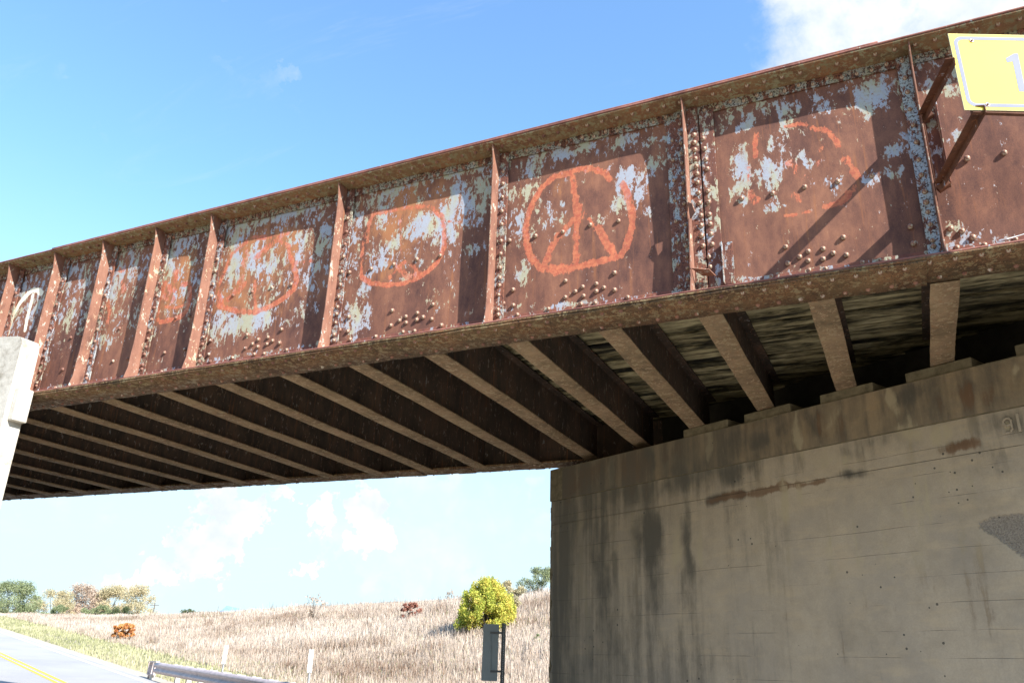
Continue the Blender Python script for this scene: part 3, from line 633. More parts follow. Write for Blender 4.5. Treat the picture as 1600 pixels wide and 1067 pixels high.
# individual rivets: the 300 that show largest; the rest as one joined part
def shown(t): d = math.sqrt(t[0]**2+t[1]**2+t[2]**2); c = abs(np.dot(np.array(t[:3])/d, t[3])); return t[4]/d*(.35+.65*c) + (1 if t[0] > -11.3 and t[0] < 1.5 else 0)
RIV = [t for t in RIV if t[3][1] == 0 or 2.965 < t[2] < 4.84]   # none through the flanges
RIV.sort(key=shown, reverse=True)
proto = {}
for n, (x, y, z, nr, r) in enumerate(RIV[:300]):
    key = (nr, round(r*500)/500)
    if key not in proto: proto[key] = MB().dome((0, 0, 0), nr, key[1], key[1]*1.15, 10, 3).mesh('rivet', M['rivet'], True)
    obj('rivet', proto[key], girder, (x, y, z))
rest = MB()
for (x, y, z, nr, r) in RIV[300:]: rest.dome((x, y, z), nr, r, r*1.05, 7, 2)
tag(part('small_rivets', rest, M['rivet'], girder, True), kind='stuff')
# damage: torn hole flap and bent ear at the damaged stiffener, loose angle beside it
x, z = webpt(1087, 340)
part('torn_flap', MB().prism([(-1.37, 6.30, z+.07), (-1.33, 6.27, z+.03), (-1.31, 6.28, z-.05), (-1.36, 6.31, z-.09)], (.006, .012, .004)), M['stiff'], girder)
x, z = webpt(1095, 437)
part('bent_ear', MB().prism([(-1.37, 6.28, z+.03), (-1.23, 6.34, z+.02), (-1.19, 6.40, z-.02), (-1.30, 6.40, z+.0)], (0, .004, .008)), M['stiff'], girder)
ang = MB(); za = webpt(1130, 448)[1]; zb = webpt(1125, 388)[1]
ang.bb(-1.128, -1.120, W-.085, W-.022, za, zb+.02); ang.bb(-1.119, -1.04, W-.030, W-.022, za, zb+.03)
part('loose_angle', ang, M['strip'], girder, bevel=.002)
# torn metal edge at the far right
x, z = webpt(1575, 386)
part('torn_flap', MB().prism([(x-.08, 6.36, z), (x-.02, 6.30, z-.015), (x+.05, 6.31, z+.0), (x+.14, 6.30, z+.012), (x+.16, 6.38, z+.05), (x, 6.40, z+.02)], (0, 0, .006)), M['post_white'], girder)

# far girder
fa = math.atan(.0545); fx = np.array([math.cos(fa), math.sin(fa), 0]); fy = np.array([-math.sin(fa), math.cos(fa), 0]); fz = np.array([0, 0, 1.])
FO = np.array([-4.89, 11.75, 0])
def fbox(mb, u0, u1, v0, v1, z0, z1): return mb.box(FO + fx*(u0+u1)/2 + fy*(v0+v1)/2 + fz*(z0+z1)/2, ((u1-u0)/2, (v1-v0)/2, (z1-z0)/2), (fx, fy, fz))
far = part('plate_girder', fbox(MB(), -15, 6, -.18, -.165, 2.93, 4.88), M['beam_web'], br)
bf = MB(); r = random.Random(3); u = -15.0
while u < 6:       # ragged, scaling lower edge
    du = r.uniform(.06, .2); fbox(bf, u, u+du-.0005, -.36, r.uniform(-.012, .004), 2.905+r.uniform(-.008, .004), 2.929); u += du
part('bottom_flange', bf, M['bottom_under'], far)
part('top_flange', fbox(MB(), -15, 6, -.38, .02, 4.88, 4.92), M['flange_under'], far)
rv = MB()
for k in range(120): rv.dome(FO+fx*(-14.5+k*.165)+fy*(-.29 if k % 2 else -.06)+np.array([0, 0, 2.90]), (0, 0, -1), .018, .018, 6, 2)
tag(part('small_rivets', rv, M['rivet'], far), kind='stuff')

# floor beams
def ywall(x): return 8.37+(1.14-x)*.527
def yleft(x): return 6.0+(-9.0-x)*.53
ZS = 3.46
k = -3
XB = []
while True:
    xb = .50-.913*k; k += 1
    if xb < -19: break
    if xb > 3.4: continue
    XB.append(xb)
for j, xb in enumerate(XB):
    y1 = min(11.55+(xb+4.89)*.0545-.02, ywall(xb)+.75)
    y0 = W+.03 if xb > -9.6 else yleft(xb)-.5
    if y1-y0 < .4: continue
    hw = .105; sk = random.uniform(-.004, .004)
    fbm = strip_grid('floor_beam', 0, 1, [(0, 0), (0, 1), (1, 1), (1, 0)], M['beam_web'], br)
    bpy.data.objects.remove(fbm)
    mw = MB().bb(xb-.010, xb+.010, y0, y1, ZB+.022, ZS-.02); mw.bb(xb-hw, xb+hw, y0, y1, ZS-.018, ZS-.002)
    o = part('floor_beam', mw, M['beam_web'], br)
    # lower flange, slightly wavy and worn along its edges
    n = 40; yy = np.linspace(y0+.22, y1, n); V = np.zeros((n, 5, 3)); rr = np.random.default_rng(j)
    e0 = .002*np.sin(yy*5+rr.uniform(0, 6))+rr.normal(0, .0012, n); e1 = .002*np.sin(yy*4+rr.uniform(0, 6))+rr.normal(0, .0012, n)
    zz = ZB + .004*np.sin(yy*2.2+j) + sk
    for c, (xo, zo) in enumerate(((-1, 0), (1, 0), (1, .018), (-1, .018), (-1, 0))):
        V[:, c, 0] = xb + xo*hw + (e0 if xo < 0 else e1); V[:, c, 1] = yy; V[:, c, 2] = zz+zo
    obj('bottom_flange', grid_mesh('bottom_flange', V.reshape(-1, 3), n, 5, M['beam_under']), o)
    # connection angles at the near girder
    ca = MB().bb(xb+.011, xb+.085, W+.021, W+.031, 2.99, 3.42); ca.bb(xb+.011, xb+.019, W+.032, W+.11, 2.99, 3.42)
    if xb > -9.6: part('connection_angle', ca, M['beam_web'], o)
# deck boards spanning over the beams, one by one
y = W+.03; j = 0
bd = None
while y < 11.6:
    wd = random.uniform(.125, .165)
    me_y0, me_y1 = y, y+wd-.012
    # rounded, uneven underside
    n = 46; xx = np.linspace(-19, 3.3, n); V = np.zeros((n, 6, 3)); dz = random.uniform(-.0, .022)
    prof = [(0, .012), (.25, .003), (.75, .0), (1, .012), (1, .11), (0, .11)]
    wob = np.cumsum(rng.normal(0, .0025, n)); wob -= wob.mean()
    wob = np.clip(wob, -.008, .008)
    Vv = np.zeros((n, 7, 3))
    for c in range(7):
        py, pz = prof[c % 6]; Vv[:, c, 0] = xx; Vv[:, c, 1] = me_y0+py*(me_y1-me_y0); Vv[:, c, 2] = ZS+.010+dz+pz+wob
    obj('deck_board', grid_mesh('deck_board', Vv.reshape(-1, 3), n, 7, M['board']), br)
    y += wd; j += 1
part('ballast_slab', MB().bb(-19.5, 3.4, W+.03, 11.5, ZS+.16, ZS+.30), M['concrete_dark'], br)

# ------------------------------------------------------------------ right abutment
ZJ1, ZJ2, ZCAP = 2.33, 1.99, 2.785
wd_ = np.array([1.14+4.753, 8.37-11.473, 0]); WL = np.linalg.norm(wd_); wd_ = wd_/WL; wn = np.array([wd_[1], -wd_[0], 0])   # along the face (to the right), normal toward the road
if np.dot(wn, N) > 0: wn = -wn
C0 = np.array([-4.753, 11.473, 0])
ab = empty('abutment', tuple(C0 + wd_*4 - wn*1.0 + np.array([0, 0, -2.3])), 'tall stained grey concrete bridge abutment carrying the right end of the girders', 'abutment')
LEN = 10.0
def wallgrid(name, t0, t1, z0, z1, out_, mat, step=.03, parent=ab, rough=.0, attrs=True, depth=1.6):
    nt_, nz_ = int((t1-t0)/step)+1, int((z1-z0)/step)+1
    T, Z = np.meshgrid(np.linspace(t0, t1, nt_), np.linspace(z0, z1, nz_), indexing='ij')
    off = out_ + rough*(np.sin(T*7+Z*1.3)*.4+np.sin(T*2.1+3)*.6) 
    at = {}
    fields = {}
    for key in ('dark', 'rusty', 'pale', 'broken'): fields[key] = np.zeros(T.shape)
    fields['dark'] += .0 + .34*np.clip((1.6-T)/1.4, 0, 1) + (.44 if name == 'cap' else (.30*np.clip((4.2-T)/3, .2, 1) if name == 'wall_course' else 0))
    def fbm(a, b, f):
        v = 0
        for o_ in range(4): v = v + np.sin(a*f*1.9**o_+o_*1.7+2.1*np.sin(b*f*.8*1.7**o_+o_))/1.5**o_
        return v
    Tw = T + .035*fbm(T, Z, 3.1) + .02*fbm(Z, T, 9.); Zw = Z + .05*fbm(T+4, Z, 4.3)
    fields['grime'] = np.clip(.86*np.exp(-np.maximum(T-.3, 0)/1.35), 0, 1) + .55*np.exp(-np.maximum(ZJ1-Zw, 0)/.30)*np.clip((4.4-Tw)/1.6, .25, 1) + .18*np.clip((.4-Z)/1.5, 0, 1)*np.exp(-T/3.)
    def tz(px, py):
        p = onpl(px, py, C0, wn); return np.dot(p-C0, wd_), p[2]
    for (key, px, py, rx, ry, am) in STAINS:
        t, z = tz(px, py); t2, _ = tz(px+rx, py); _, z2 = tz(px, py-ry)
        Tq, Zq = (Tw, Zw) if ry > 8 else (T, Z-.0525*(T-T)+.012*np.sin(T*9))
        d = (np.abs((Tq-t)/abs(t2-t))**2 + np.abs((Zq-z)/abs(z2-z))**2)*.8
        fields[key] = np.maximum(fields[key], am*np.exp(-d*.69)) if key != 'pale0' else fields[key]
    for (px, py, rx, ry, am) in CLEAN:
        t, z = tz(px, py); t2, _ = tz(px+rx, py); _, z2 = tz(px, py-ry)
        d = np.abs((T-t)/abs(t2-t))**2.4 + np.abs((Z-z)/abs(z2-z))**2.4
        fields['dark'] *= 1-am*np.exp(-d*.69)
    poly = [tz(*q) for q in BROKEN]
    inside = np.zeros(T.shape, bool); jn = len(poly)-1
    for i_ in range(len(poly)):
        (xi, zi), (xj, zj) = poly[i_], poly[jn]
        c = ((zi > Z) != (zj > Z)) & (T < (xj-xi)*(Z-zi)/(zj-zi+1e-12)+xi); inside ^= c; jn = i_
    bs = inside*1.0
    for _ in range(2): bs = (bs+np.roll(bs, 1, 0)+np.roll(bs, -1, 0)+np.roll(bs, 1, 1)+np.roll(bs, -1, 1))/5
    fields['broken'] = bs; fields['grime'] = np.clip(fields['grime'], 0, .9)
    off = off - .018*bs
    # crumbled edges of the pour at the free end
    edge = np.clip(1-(T-t0)/.10, 0, 1); off = off - edge**2*(.02+.03*(np.sin(Z*23)*np.sin(Z*7.3+1)+.3).clip(0))*(t0 < .02)
    P_ = C0 + T[..., None]*wd_ + off[..., None]*wn; P_[..., 2] = Z
    me = grid_mesh(name, P_.reshape(-1, 3), nt_, nz_, mat, fields, True)
    return me
STAINS = [
 # left end, tall dark run-off
 ('dark', 875, 950, 24, 170, .78), ('dark', 880, 800, 22, 60, .66), ('dark', 940, 900, 18, 120, .80), ('dark', 955, 1020, 40, 80, .55), ('dark', 1018, 842, 20, 52, 1.05), ('dark', 1022, 905, 20, 60, .62), ('dark', 1016, 960, 22, 90, .42),
 ('dark', 1074, 850, 9, 50, .72), ('dark', 1072, 900, 8, 60, .52), ('dark', 930, 800, 45, 26, .66), ('dark', 1000, 1040, 140, 50, .40),
 ('dark', 970, 770, 90, 22, .70), ('dark', 1080, 748, 40, 22, .76), ('dark', 1150, 730, 34, 18, .78), ('dark', 1040, 768, 30, 14, .66), ('dark', 1370, 690, 40, 18, .55), ('dark', 1560, 655, 50, 22, .58), ('dark', 1330, 700, 20, 14, .45),
 ('dark', 1550, 715, 22, 30, .52), ('dark', 1250, 720, 14, 20, .35), ('dark', 1205, 820, 16, 60, .30), ('dark', 1150, 820, 20, 70, .26), ('dark', 1560, 652, 24, 12, .5),
 # cap band
 ('dark', 1020, 712, 9, 26, 1.0), ('dark', 1085, 700, 26, 24, .55), ('dark', 1150, 690, 24, 26, .72), ('dark', 1185, 690, 16, 22, .82), ('dark', 1225, 680, 20, 24, .62), ('dark', 1280, 665, 14, 22, .80), ('dark', 1330, 650, 22, 24, .52), ('dark', 1420, 625, 26, 26, .74), ('dark', 1460, 620, 20, 24, .58),
 ('dark', 1515, 605, 28, 26, .70), ('dark', 1575, 595, 22, 24, .48), ('dark', 880, 745, 16, 34, .5), ('dark', 1105, 720, 20, 20, .6), ('dark', 1370, 650, 20, 18, .4),
 ('rusty', 920, 745, 40, 26, .85), ('rusty', 985, 730, 30, 24, .90), ('rusty', 1050, 705, 20, 24, .55), ('rusty', 1300, 660, 26, 22, .45), ('rusty', 1520, 612, 40, 22, .5), ('rusty', 1150, 774, 40, 5, 1.0), ('rusty', 1215, 763, 40, 5, 1.0), ('rusty', 1270, 753, 30, 4, .85), ('dark', 1120, 779, 18, 6, 1.1), ('dark', 1160, 773, 10, 6, 1.1), ('dark', 1330, 741, 22, 6, .9), ('rusty', 1505, 697, 24, 7, .9), ('dark', 1500, 696, 20, 6, .8), ('rusty', 1170, 660, 20, 20, .4),
 ('rusty', 1400, 930, 160, 60, .16), ('rusty', 1590, 600, 14, 26, .5),
 ('pale', 957, 745, 6, 22, .95), ('pale', 906, 815, 7, 20, .80), ('pale', 910, 900, 9, 80, .50), ('pale', 950, 880, 6, 60, .30), ('pale', 1108, 690, 6, 24, .66), ('pale', 1255, 690, 7, 30, .60), ('pale', 1300, 715, 40, 14, .58), ('pale', 1395, 625, 8, 30, .75), ('pale', 1440, 680, 60, 14, .50), ('pale', 1305, 655, 8, 24, .6), ('pale', 1052, 860, 14, 50, .62), ('pale', 1100, 860, 12, 30, .40),
 ('pale', 1240, 780, 60, 20, .40), ('pale', 1420, 780, 100, 40, .35), ('pale', 1350, 860, 140, 50, .30), ('pale', 1593, 585, 8, 24, .66), ('pale', 1345, 655, 6, 20, .5), ('pale', 1573, 664, 6, 8, .8), ('pale', 975, 830, 14, 40, .35)]
CLEAN = [(1050, 850, 12, 60, .5)]
BROKEN = [(1522, 817), (1560, 805), (1640, 800), (1640, 905), (1590, 865), (1566, 843), (1540, 830)]

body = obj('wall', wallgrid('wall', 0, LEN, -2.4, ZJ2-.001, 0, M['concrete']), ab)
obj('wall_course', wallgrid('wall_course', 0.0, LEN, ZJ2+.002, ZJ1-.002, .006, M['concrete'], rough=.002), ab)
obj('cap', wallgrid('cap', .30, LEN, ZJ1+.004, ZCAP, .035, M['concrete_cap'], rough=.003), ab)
def wbox(mb, t0, t1, o0, o1, z0, z1): return mb.box(C0+wd_*(t0+t1)/2+wn*(o0+o1)/2+np.array([0, 0, (z0+z1)/2]), ((t1-t0)/2, (o1-o0)/2, (z1-z0)/2), (wd_, wn, fz))
core = MB(); wbox(core, .012, LEN, -1.4, -.055, -2.4, ZCAP-.01); wbox(core, .30, LEN, -.9, .034, ZCAP-.008, ZCAP+.004); wbox(core, .28, LEN, -.05, .033, ZJ1, ZJ1+.004)
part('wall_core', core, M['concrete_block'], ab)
rr = random.Random(11); em = MB(); z = -2.4
while z < ZCAP-.05:      # broken, blocky free corner
    h = rr.uniform(.05, .16); wbox(em, -.004-rr.uniform(0, .016), .03, -.5, -.012-rr.uniform(0, .01), z, min(z+h, ZCAP-.02)); z += h
part('corner_edge', em, M['concrete_block'], ab, bevel=.004)
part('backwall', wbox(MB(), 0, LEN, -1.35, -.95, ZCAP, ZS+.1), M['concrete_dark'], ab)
# end block where the far girder bears
eb = MB(); wbox(eb, 0.002, .298, -.6, .02, ZJ1+.004, ZCAP+.02); part('end_block', eb, M['concrete_block'], ab, bevel=.01)
# bearing blocks under the beam ends
for (xa, xb_, y0_, y1_) in ((1418, 1524, 0, 0), (1284, 1368, 0, 0), (1165, 1238, 0, 0), (1070, 1140, 0, 0)):
    ys = {1418: (603, 575), 1284: (636, 615), 1165: (665, 650), 1070: (690, 676)}[xa]
    t0 = np.dot(onpl(xa, ys[0], C0, wn)-C0, wd_); t1 = np.dot(onpl(xb_, ys[0]-12, C0, wn)-C0, wd_)
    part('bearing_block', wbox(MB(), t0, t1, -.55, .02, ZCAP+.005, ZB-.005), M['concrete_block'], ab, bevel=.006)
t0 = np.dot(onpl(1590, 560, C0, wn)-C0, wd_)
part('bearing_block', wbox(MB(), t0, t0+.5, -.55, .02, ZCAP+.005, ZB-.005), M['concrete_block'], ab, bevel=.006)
# raised date figures
def figure(name, strokes, t0, z0, sw=.016):
    mb = MB()
    for (a, b) in strokes:
        a = np.array(a); b = np.array(b); d = b-a; L = np.hypot(*d); d = d/L
        c = (a+b)/2; X3 = wd_*d[0]+fz*d[1]; Y3 = -wd_*d[1]+fz*d[0]
        mb.box(C0+wd_*(t0+c[0])+fz*(z0+c[1])+wn*.012, (L/2+sw*.5, sw/2, .010), (X3, Y3, wn))
    return mb
tq = np.dot(onpl(1571, 672, C0, wn)-C0, wd_); zq = onpl(1578, 676, C0, wn)[2]
nine = [((0, .11), (.02, .13)), ((.02, .13), (.05, .13)), ((.05, .13), (.065, .11)), ((.065, .11), (.065, .03)), ((.065, .03), (.045, .0)), ((.045, 0), (.01, .0)), ((0, .11), (0, .085)), ((0, .085), (.02, .065)), ((.02, .065), (.062, .07))]
part('raised_figure', figure('raised_figure', nine, tq, zq), M['concrete'], ab, bevel=.003)
part('raised_figure', figure('raised_figure', [((.0, 0), (.0, .14))], tq+.125, zq+.005, .022), M['concrete'], ab, bevel=.003)

# ------------------------------------------------------------------ left abutment
la = empty('abutment', (-11, 6.3, -2.3), 'sunlit whitish concrete abutment with rounded top corner at the left end of the girder', 'abutment')
UL = np.array([-.884, .468, 0])
zt0 = 3.56
poly = [(-9.36, 6.0, -2.4), (-9.36, 6.0, 2.44), (-9.37, 6.0, 3.44), (-9.385, 6.0, 3.515), (-9.42, 6.0, 3.560), (-9.48, 6.0, 3.580), (-9.8, 6.0, 3.615), (-11.5, 6.0, 3.63), (-14, 6.0, 3.63), (-14, 6.0, -2.4)]
part('cheek_wall', MB().prism(poly, (0, .235, 0)), M['concrete_light'], la)
part('ledge', MB().bb(-9.357, -9.265, 6.05, 6.233, 2.53, 2.93), M['concrete_light'], la, bevel=.015)
pl = [np.array([-9.37, 6.238, -2.4]), np.array([-9.37, 6.238, -2.4])+UL*13, np.array([-9.37, 6.238, -2.4])+UL*13+np.array([-2.5, -1.2, 0]), np.array([-14, 6.238, -2.4])]
part('wall', MB().prism(pl, (0, 0, 2.4+2.86)), M['concrete'], la)

# ------------------------------------------------------------------ clearance sign on its bracket
sg = empty('clearance_sign', (.58, 6.40, 3.5), 'yellow rectangular clearance sign with grey border and figure 1, on brown bracket arms', 'sign')
TL = ony(1481, 53, 5.42); sn = np.array([.43, -.903, 0]); sn /= np.linalg.norm(sn); sh = np.array([.903, .43, .015]); sh /= np.linalg.norm(sh)
BL = onpl(1507, 172, TL, sn); sv = BL-TL; SHH = np.linalg.norm(sv); sv /= SHH; sv = sv - sh*0
nb = np.cross(sv, sh); nb /= np.linalg.norm(nb)
if np.dot(nb, sn) < 0: nb = -nb      # toward the viewer
SW = .92
def sp(u_, v_, o_=0): return TL+sh*u_+sv*v_+nb*o_
def px2uv(px, py):
    p = onpl(px, py, TL, nb)-TL
    A = np.array([sh, sv]).T; r_, *_ = np.linalg.lstsq(A, p, rcond=None); return r_
mbp = MB().prism([sp(0, 0), sp(SW, 0), sp(SW, SHH), sp(0, SHH)], -nb*.006); part('sign_edge', mbp, M['sign_edge'], sg)
part('sign_face', MB().prism([sp(.003, .003, .0005), sp(SW-.003, .003, .0005), sp(SW-.003, SHH-.003, .0005), sp(.003, SHH-.003, .0005)], nb*.0008), M['sign_yellow'], sg)
def rrect(m, r, n=8):
    pts = []
    for (cx, cy, a0) in ((m+r, m+r, 180), (SW-m-r, m+r, 270), (SW-m-r, SHH-m-r, 0), (m+r, SHH-m-r, 90)):
        for i in range(n+1):
            a = math.radians(a0+90*i/n); pts.append((cx+r*math.cos(a), cy+r*math.sin(a)))
    return pts
o_, i_ = rrect(.026, .062), rrect(.052, .040); mb = MB(); n = len(o_)
for (a, b) in o_: mb.v.append(tuple(sp(a, b, .0028)))
for (a, b) in i_: mb.v.append(tuple(sp(a, b, .0028)))
for k in range(n): l = (k+1) % n; mb.f.append((k, l, n+l, n+k))
part('border', mb, M['sign_ink'], sg)
one = [px2uv(*q) for q in [(1571, 92), (1584, 84.5), (1590, 84.2), (1602.5, 144), (1592, 144), (1582, 97), (1573, 98.5)]]
mb = MB(); mb.v = [tuple(sp(a, b, .0028)) for a, b in one]; mb.f = [tuple(range(len(one)))]
part('figure_one', mb, M['sign_ink'], sg)
for q in [(1518, 64.5), (1543, 164)]:
    a, b = px2uv(*q)
    o = part('bolt', MB().tube(sp(a, b, .003), sp(a, b, .006), .016, .014, 14), M['bolt'], sg)
    part('bolt_head', MB().tube(sp(a, b, .0062), sp(a, b, .014), .0075, .0065, 6), M['darkpost'], o)
# bracket: plate on the stiffener, two arms, rail behind the panel
def bar(mb, a, b, w_, h_, upv=(0, 0, 1)):
    a = np.array(a, float); b = np.array(b, float); d = b-a; L = np.linalg.norm(d); d /= L
    s_ = np.cross(d, np.array(upv, float)); s_ /= np.linalg.norm(s_); u_ = np.cross(s_, d)
    return mb.box((a+b)/2, (L/2, w_/2, h_/2), (d, s_, u_))
part('mounting_angle', MB().bb(.532, .62, W-.050, W-.040, 3.55, 4.32).bb(.622, .630, W-.13, W-.040, 3.55, 4.32), M['plate'], sg, bevel=.002)
for (q0, q1, yy0) in (((1446, 184), (1490, 100), 6.35), ((1472, 292), (1537, 176), 6.35)):
    a = ony(*q0, yy0); d = ray(*q1); b = onpl(*q1, TL - nb*.02, nb); b = b + (b-a)*.04
    am = MB(); bar(am, a, b, .006, .055); s_ = np.cross((b-a)/np.linalg.norm(b-a), (0, 0, 1)); bar(am, a+s_*.0285+np.array([0, 0, .0310]), b+s_*.0285+np.array([0, 0, .0310]), .055, .006)
    part('bracket_arm', am, M['arm'], sg)
    part('bracket_foot', bar(MB(), a+np.array([-.03, .005, -.02]), a+np.array([.05, .0, .025]), .05, .05), M['arm'], sg, bevel=.004)
part('back_rail', bar(MB(), sp(.06, SHH-.012, -.022), sp(SW-.02, SHH+.004, -.022), .03, .045), M['arm'], sg)
part('back_rail', bar(MB(), sp(.03, .10, -.022), sp(SW-.02, .10, -.022), .03, .045), M['arm'], sg)

# ------------------------------------------------------------------ guardrail
AG = 7.95
gr_ = empty('guardrail', tuple(P3(25.6, AG)), 'weathered steel guardrail on pale wooden posts along the far road edge', 'guardrail')
def rp(px, py, a=AG): return onpl(px, py, N*a, N)
pA, pB = rp(246, 1034), rp(452, 1066.5); hA = abs(rp(256, 1046)[2]-rp(256, 1035)[2]); hA = .29
dirr = (pB-pA); dirr = dirr/np.linalg.norm(dirr); pC = pA+dirr*19
prof = [(0, 0), (.035, -.02), (.075, -.055), (.075, -.085), (.02, -.125), (.02, -.165), (.075, -.205), (.075, -.235), (.035, -.27), (0, -.29)]
n = 40; V = np.zeros((n, len(prof), 3))
for i in range(n):
    c = pA+dirr*19*i/(n-1)
    for j, (o1, z1) in enumerate(prof): V[i, j] = c - N*(o1*1.0) + np.array([0, 0, z1])
me = grid_mesh('rail', V.reshape(-1, 3), n, len(prof), M['rail_rust']); o = obj('rail', me, gr_); s_ = o.modifiers.new('s', 'SOLIDIFY'); s_.thickness = .006
Lr = 19; npst = 22
for i in range(1, npst):
    t = .55+i*.88
    c = pA+dirr*t; gz = float(zterr(np.dot(c, U), AG+.1))
    po = part('post', MB().box(c+N*.15+np.array([0, 0, (gz-c[2])/2+.0]), (.055, .06, (c[2]-gz)/2+.0), (U, N, fz)), M['wood'], gr_, bevel=.006)
    part('spacer_block', MB().box(c+N*.045+np.array([0, 0, -.13]), (.05, .042, .145), (U, N, fz)), M['wood'], po, bevel=.004)
for i in range(12):
    c = pA+dirr*(.5+i*1.5)-N*.024+np.array([0, 0, -.145]); part('bolt', MB().dome(c, -N, .02, .014, 8, 2), M['galv'], gr_)
# end terminal: impact frame
ep = pA-dirr*.28; gz = float(zterr(np.dot(ep, U), AG))
te = MB(); te.box(ep+np.array([0, 0, -.0]), (.34, .05, .018), (U, N, fz)); te.box(ep+U*.26+np.array([0, 0, -.17]), (.02, .07, .17), (U, N, fz)); te.box(ep-U*.1+np.array([0, 0, -.19]), (.05, .03, .16), (U, N, fz))
te.box(ep+U*.05+np.array([0, 0, -.34]), (.24, .04, .015), (U, N, fz))
tp = part('end_terminal', te, M['rail_rust'], gr_)
l1 = MB(); bar(l1, ep+U*.26+np.array([0, 0, -.34]), np.array([*(ep+U*.36)[:2], gz-.05]), .05, .05); part('leg', l1, M['rail_rust'], tp)
l2 = MB(); bar(l2, ep-U*.02+np.array([0, 0, -.34]), np.array([*(ep-U*.06)[:2], gz-.05]), .10, .10); part('leg', l2, M['wood'], tp)

# ------------------------------------------------------------------ object marker seen from behind
mk0 = onpl(787, 1063, N*8.35, N)
mkb = np.array([mk0[0], mk0[1], float(zterr(np.dot(mk0, U), 8.35))])
mk = empty('object_marker', tuple(mkb), 'grey back of a narrow upright marker sign on a dark perforated post beside the abutment', 'sign')
hd = np.array([cr[0], cr[1], 0]); hd /= np.linalg.norm(hd); hn = np.array([hd[1], -hd[0], 0])   # faces the viewer
def mp(px, py): return onpl(px, py, mk0, hn)
a, b, c = mp(755.5, 974), mp(780, 974), mp(755.5, 1063)
wdm, htm = np.linalg.norm(b-a), a[2]-c[2]
def mrr(ox, oz, w_, h_, r):
    pts = []
    for (cx, cz, a0) in ((w_-r, -r, 0), (r, -r, 90), (r, -h_+r, 180), (w_-r, -h_+r, 270)):
        for i in range(5): an = math.radians(a0+22.5*i); pts.append(a+hd*(ox+cx+r*math.cos(an))+fz*(oz+cz+r*math.sin(an)))
    return pts
part('sign_back', MB().prism(mrr(0, 0, wdm, htm, .018), -hn*.003), M['signback'], mk)
e = mp(787.5, 973)
pb = MB(); pw = .028; zt_ = e[2]; zz = mkb[2]-.3
ctr = e + hn*.035
pb.box((ctr[0], ctr[1], (zt_+zz)/2), (pw, .0025, (zt_-zz)/2), (hd, hn, fz)); pb.box(np.array([ctr[0], ctr[1], (zt_+zz)/2])-hd*pw, (.0025, .022, (zt_-zz)/2), (hd, hn, fz)); pb.box(np.array([ctr[0], ctr[1], (zt_+zz)/2])+hd*pw, (.0025, .022, (zt_-zz)/2), (hd, hn, fz))
post = part('post', pb, M['darkpost'], mk)
hl = MB(); z = zt_-.02
while z > mkb[2]: hl.tube(ctr+hd*.004+fz*(z-ctr[2])+hn*.0026, ctr+hd*.004+fz*(z-ctr[2])+hn*.0036, .0042, seg=6); z -= .025
tag(part('punched_holes', hl, M['post_white'], post), kind='stuff')
for py in (988, 1048):
    q0 = mp(766, py); q1 = mp(787, py+.5)
    part('bracket', bar(MB(), q0+hn*.012, q1+hn*.02, .012, .030), M['darkpost'], mk)
part('stiffening_rib', bar(MB(), mp(767, 985)+hn*.008, mp(767, 1050)+hn*.008, .01, .02, hn), M['signback'], mk)

# ------------------------------------------------------------------ delineator posts
for (q, base, lab) in (((355, 1008), (347, 1045), 'white delineator post behind the guardrail, nearer its far end terminal'), ((487.5, 1015), (484, 1067), 'white two-strip delineator post behind the guardrail, nearer the grey marker sign')):
    tpnt = onpl(*q, N*8.9, N); s0 = np.dot(tpnt, U); gz = float(zterr(s0, 8.9))
    dl = empty('delineator_post', (tpnt[0], tpnt[1], gz), lab, 'post', 'white delineator posts behind the guardrail')
    lean = np.array([(-.06 if q[0] < 400 else 0), 0, 0])
    bs = np.array([tpnt[0], tpnt[1], gz-.05])+hd*lean[0]
    m_ = MB(); bar(m_, bs, tpnt, .05, .018, hn); bar(m_, bs+hn*.02, tpnt+hn*.02, .010, .03, hn)
    part('stake', m_, M['galv'], dl)
    d_ = (tpnt-bs)/np.linalg.norm(tpnt-bs); 
    part('reflector_strip', bar(MB(), tpnt-d_*.46+hn*.028-hd*.028, tpnt+d_*.01+hn*.028-hd*.028, .045, .008, hn), M['post_white'], dl)
    part('reflector_strip', bar(MB(), tpnt-d_*.46+hn*.028+hd*.030, tpnt+d_*.01+hn*.028+hd*.030, .040, .008, hn), M['post_white'], dl)

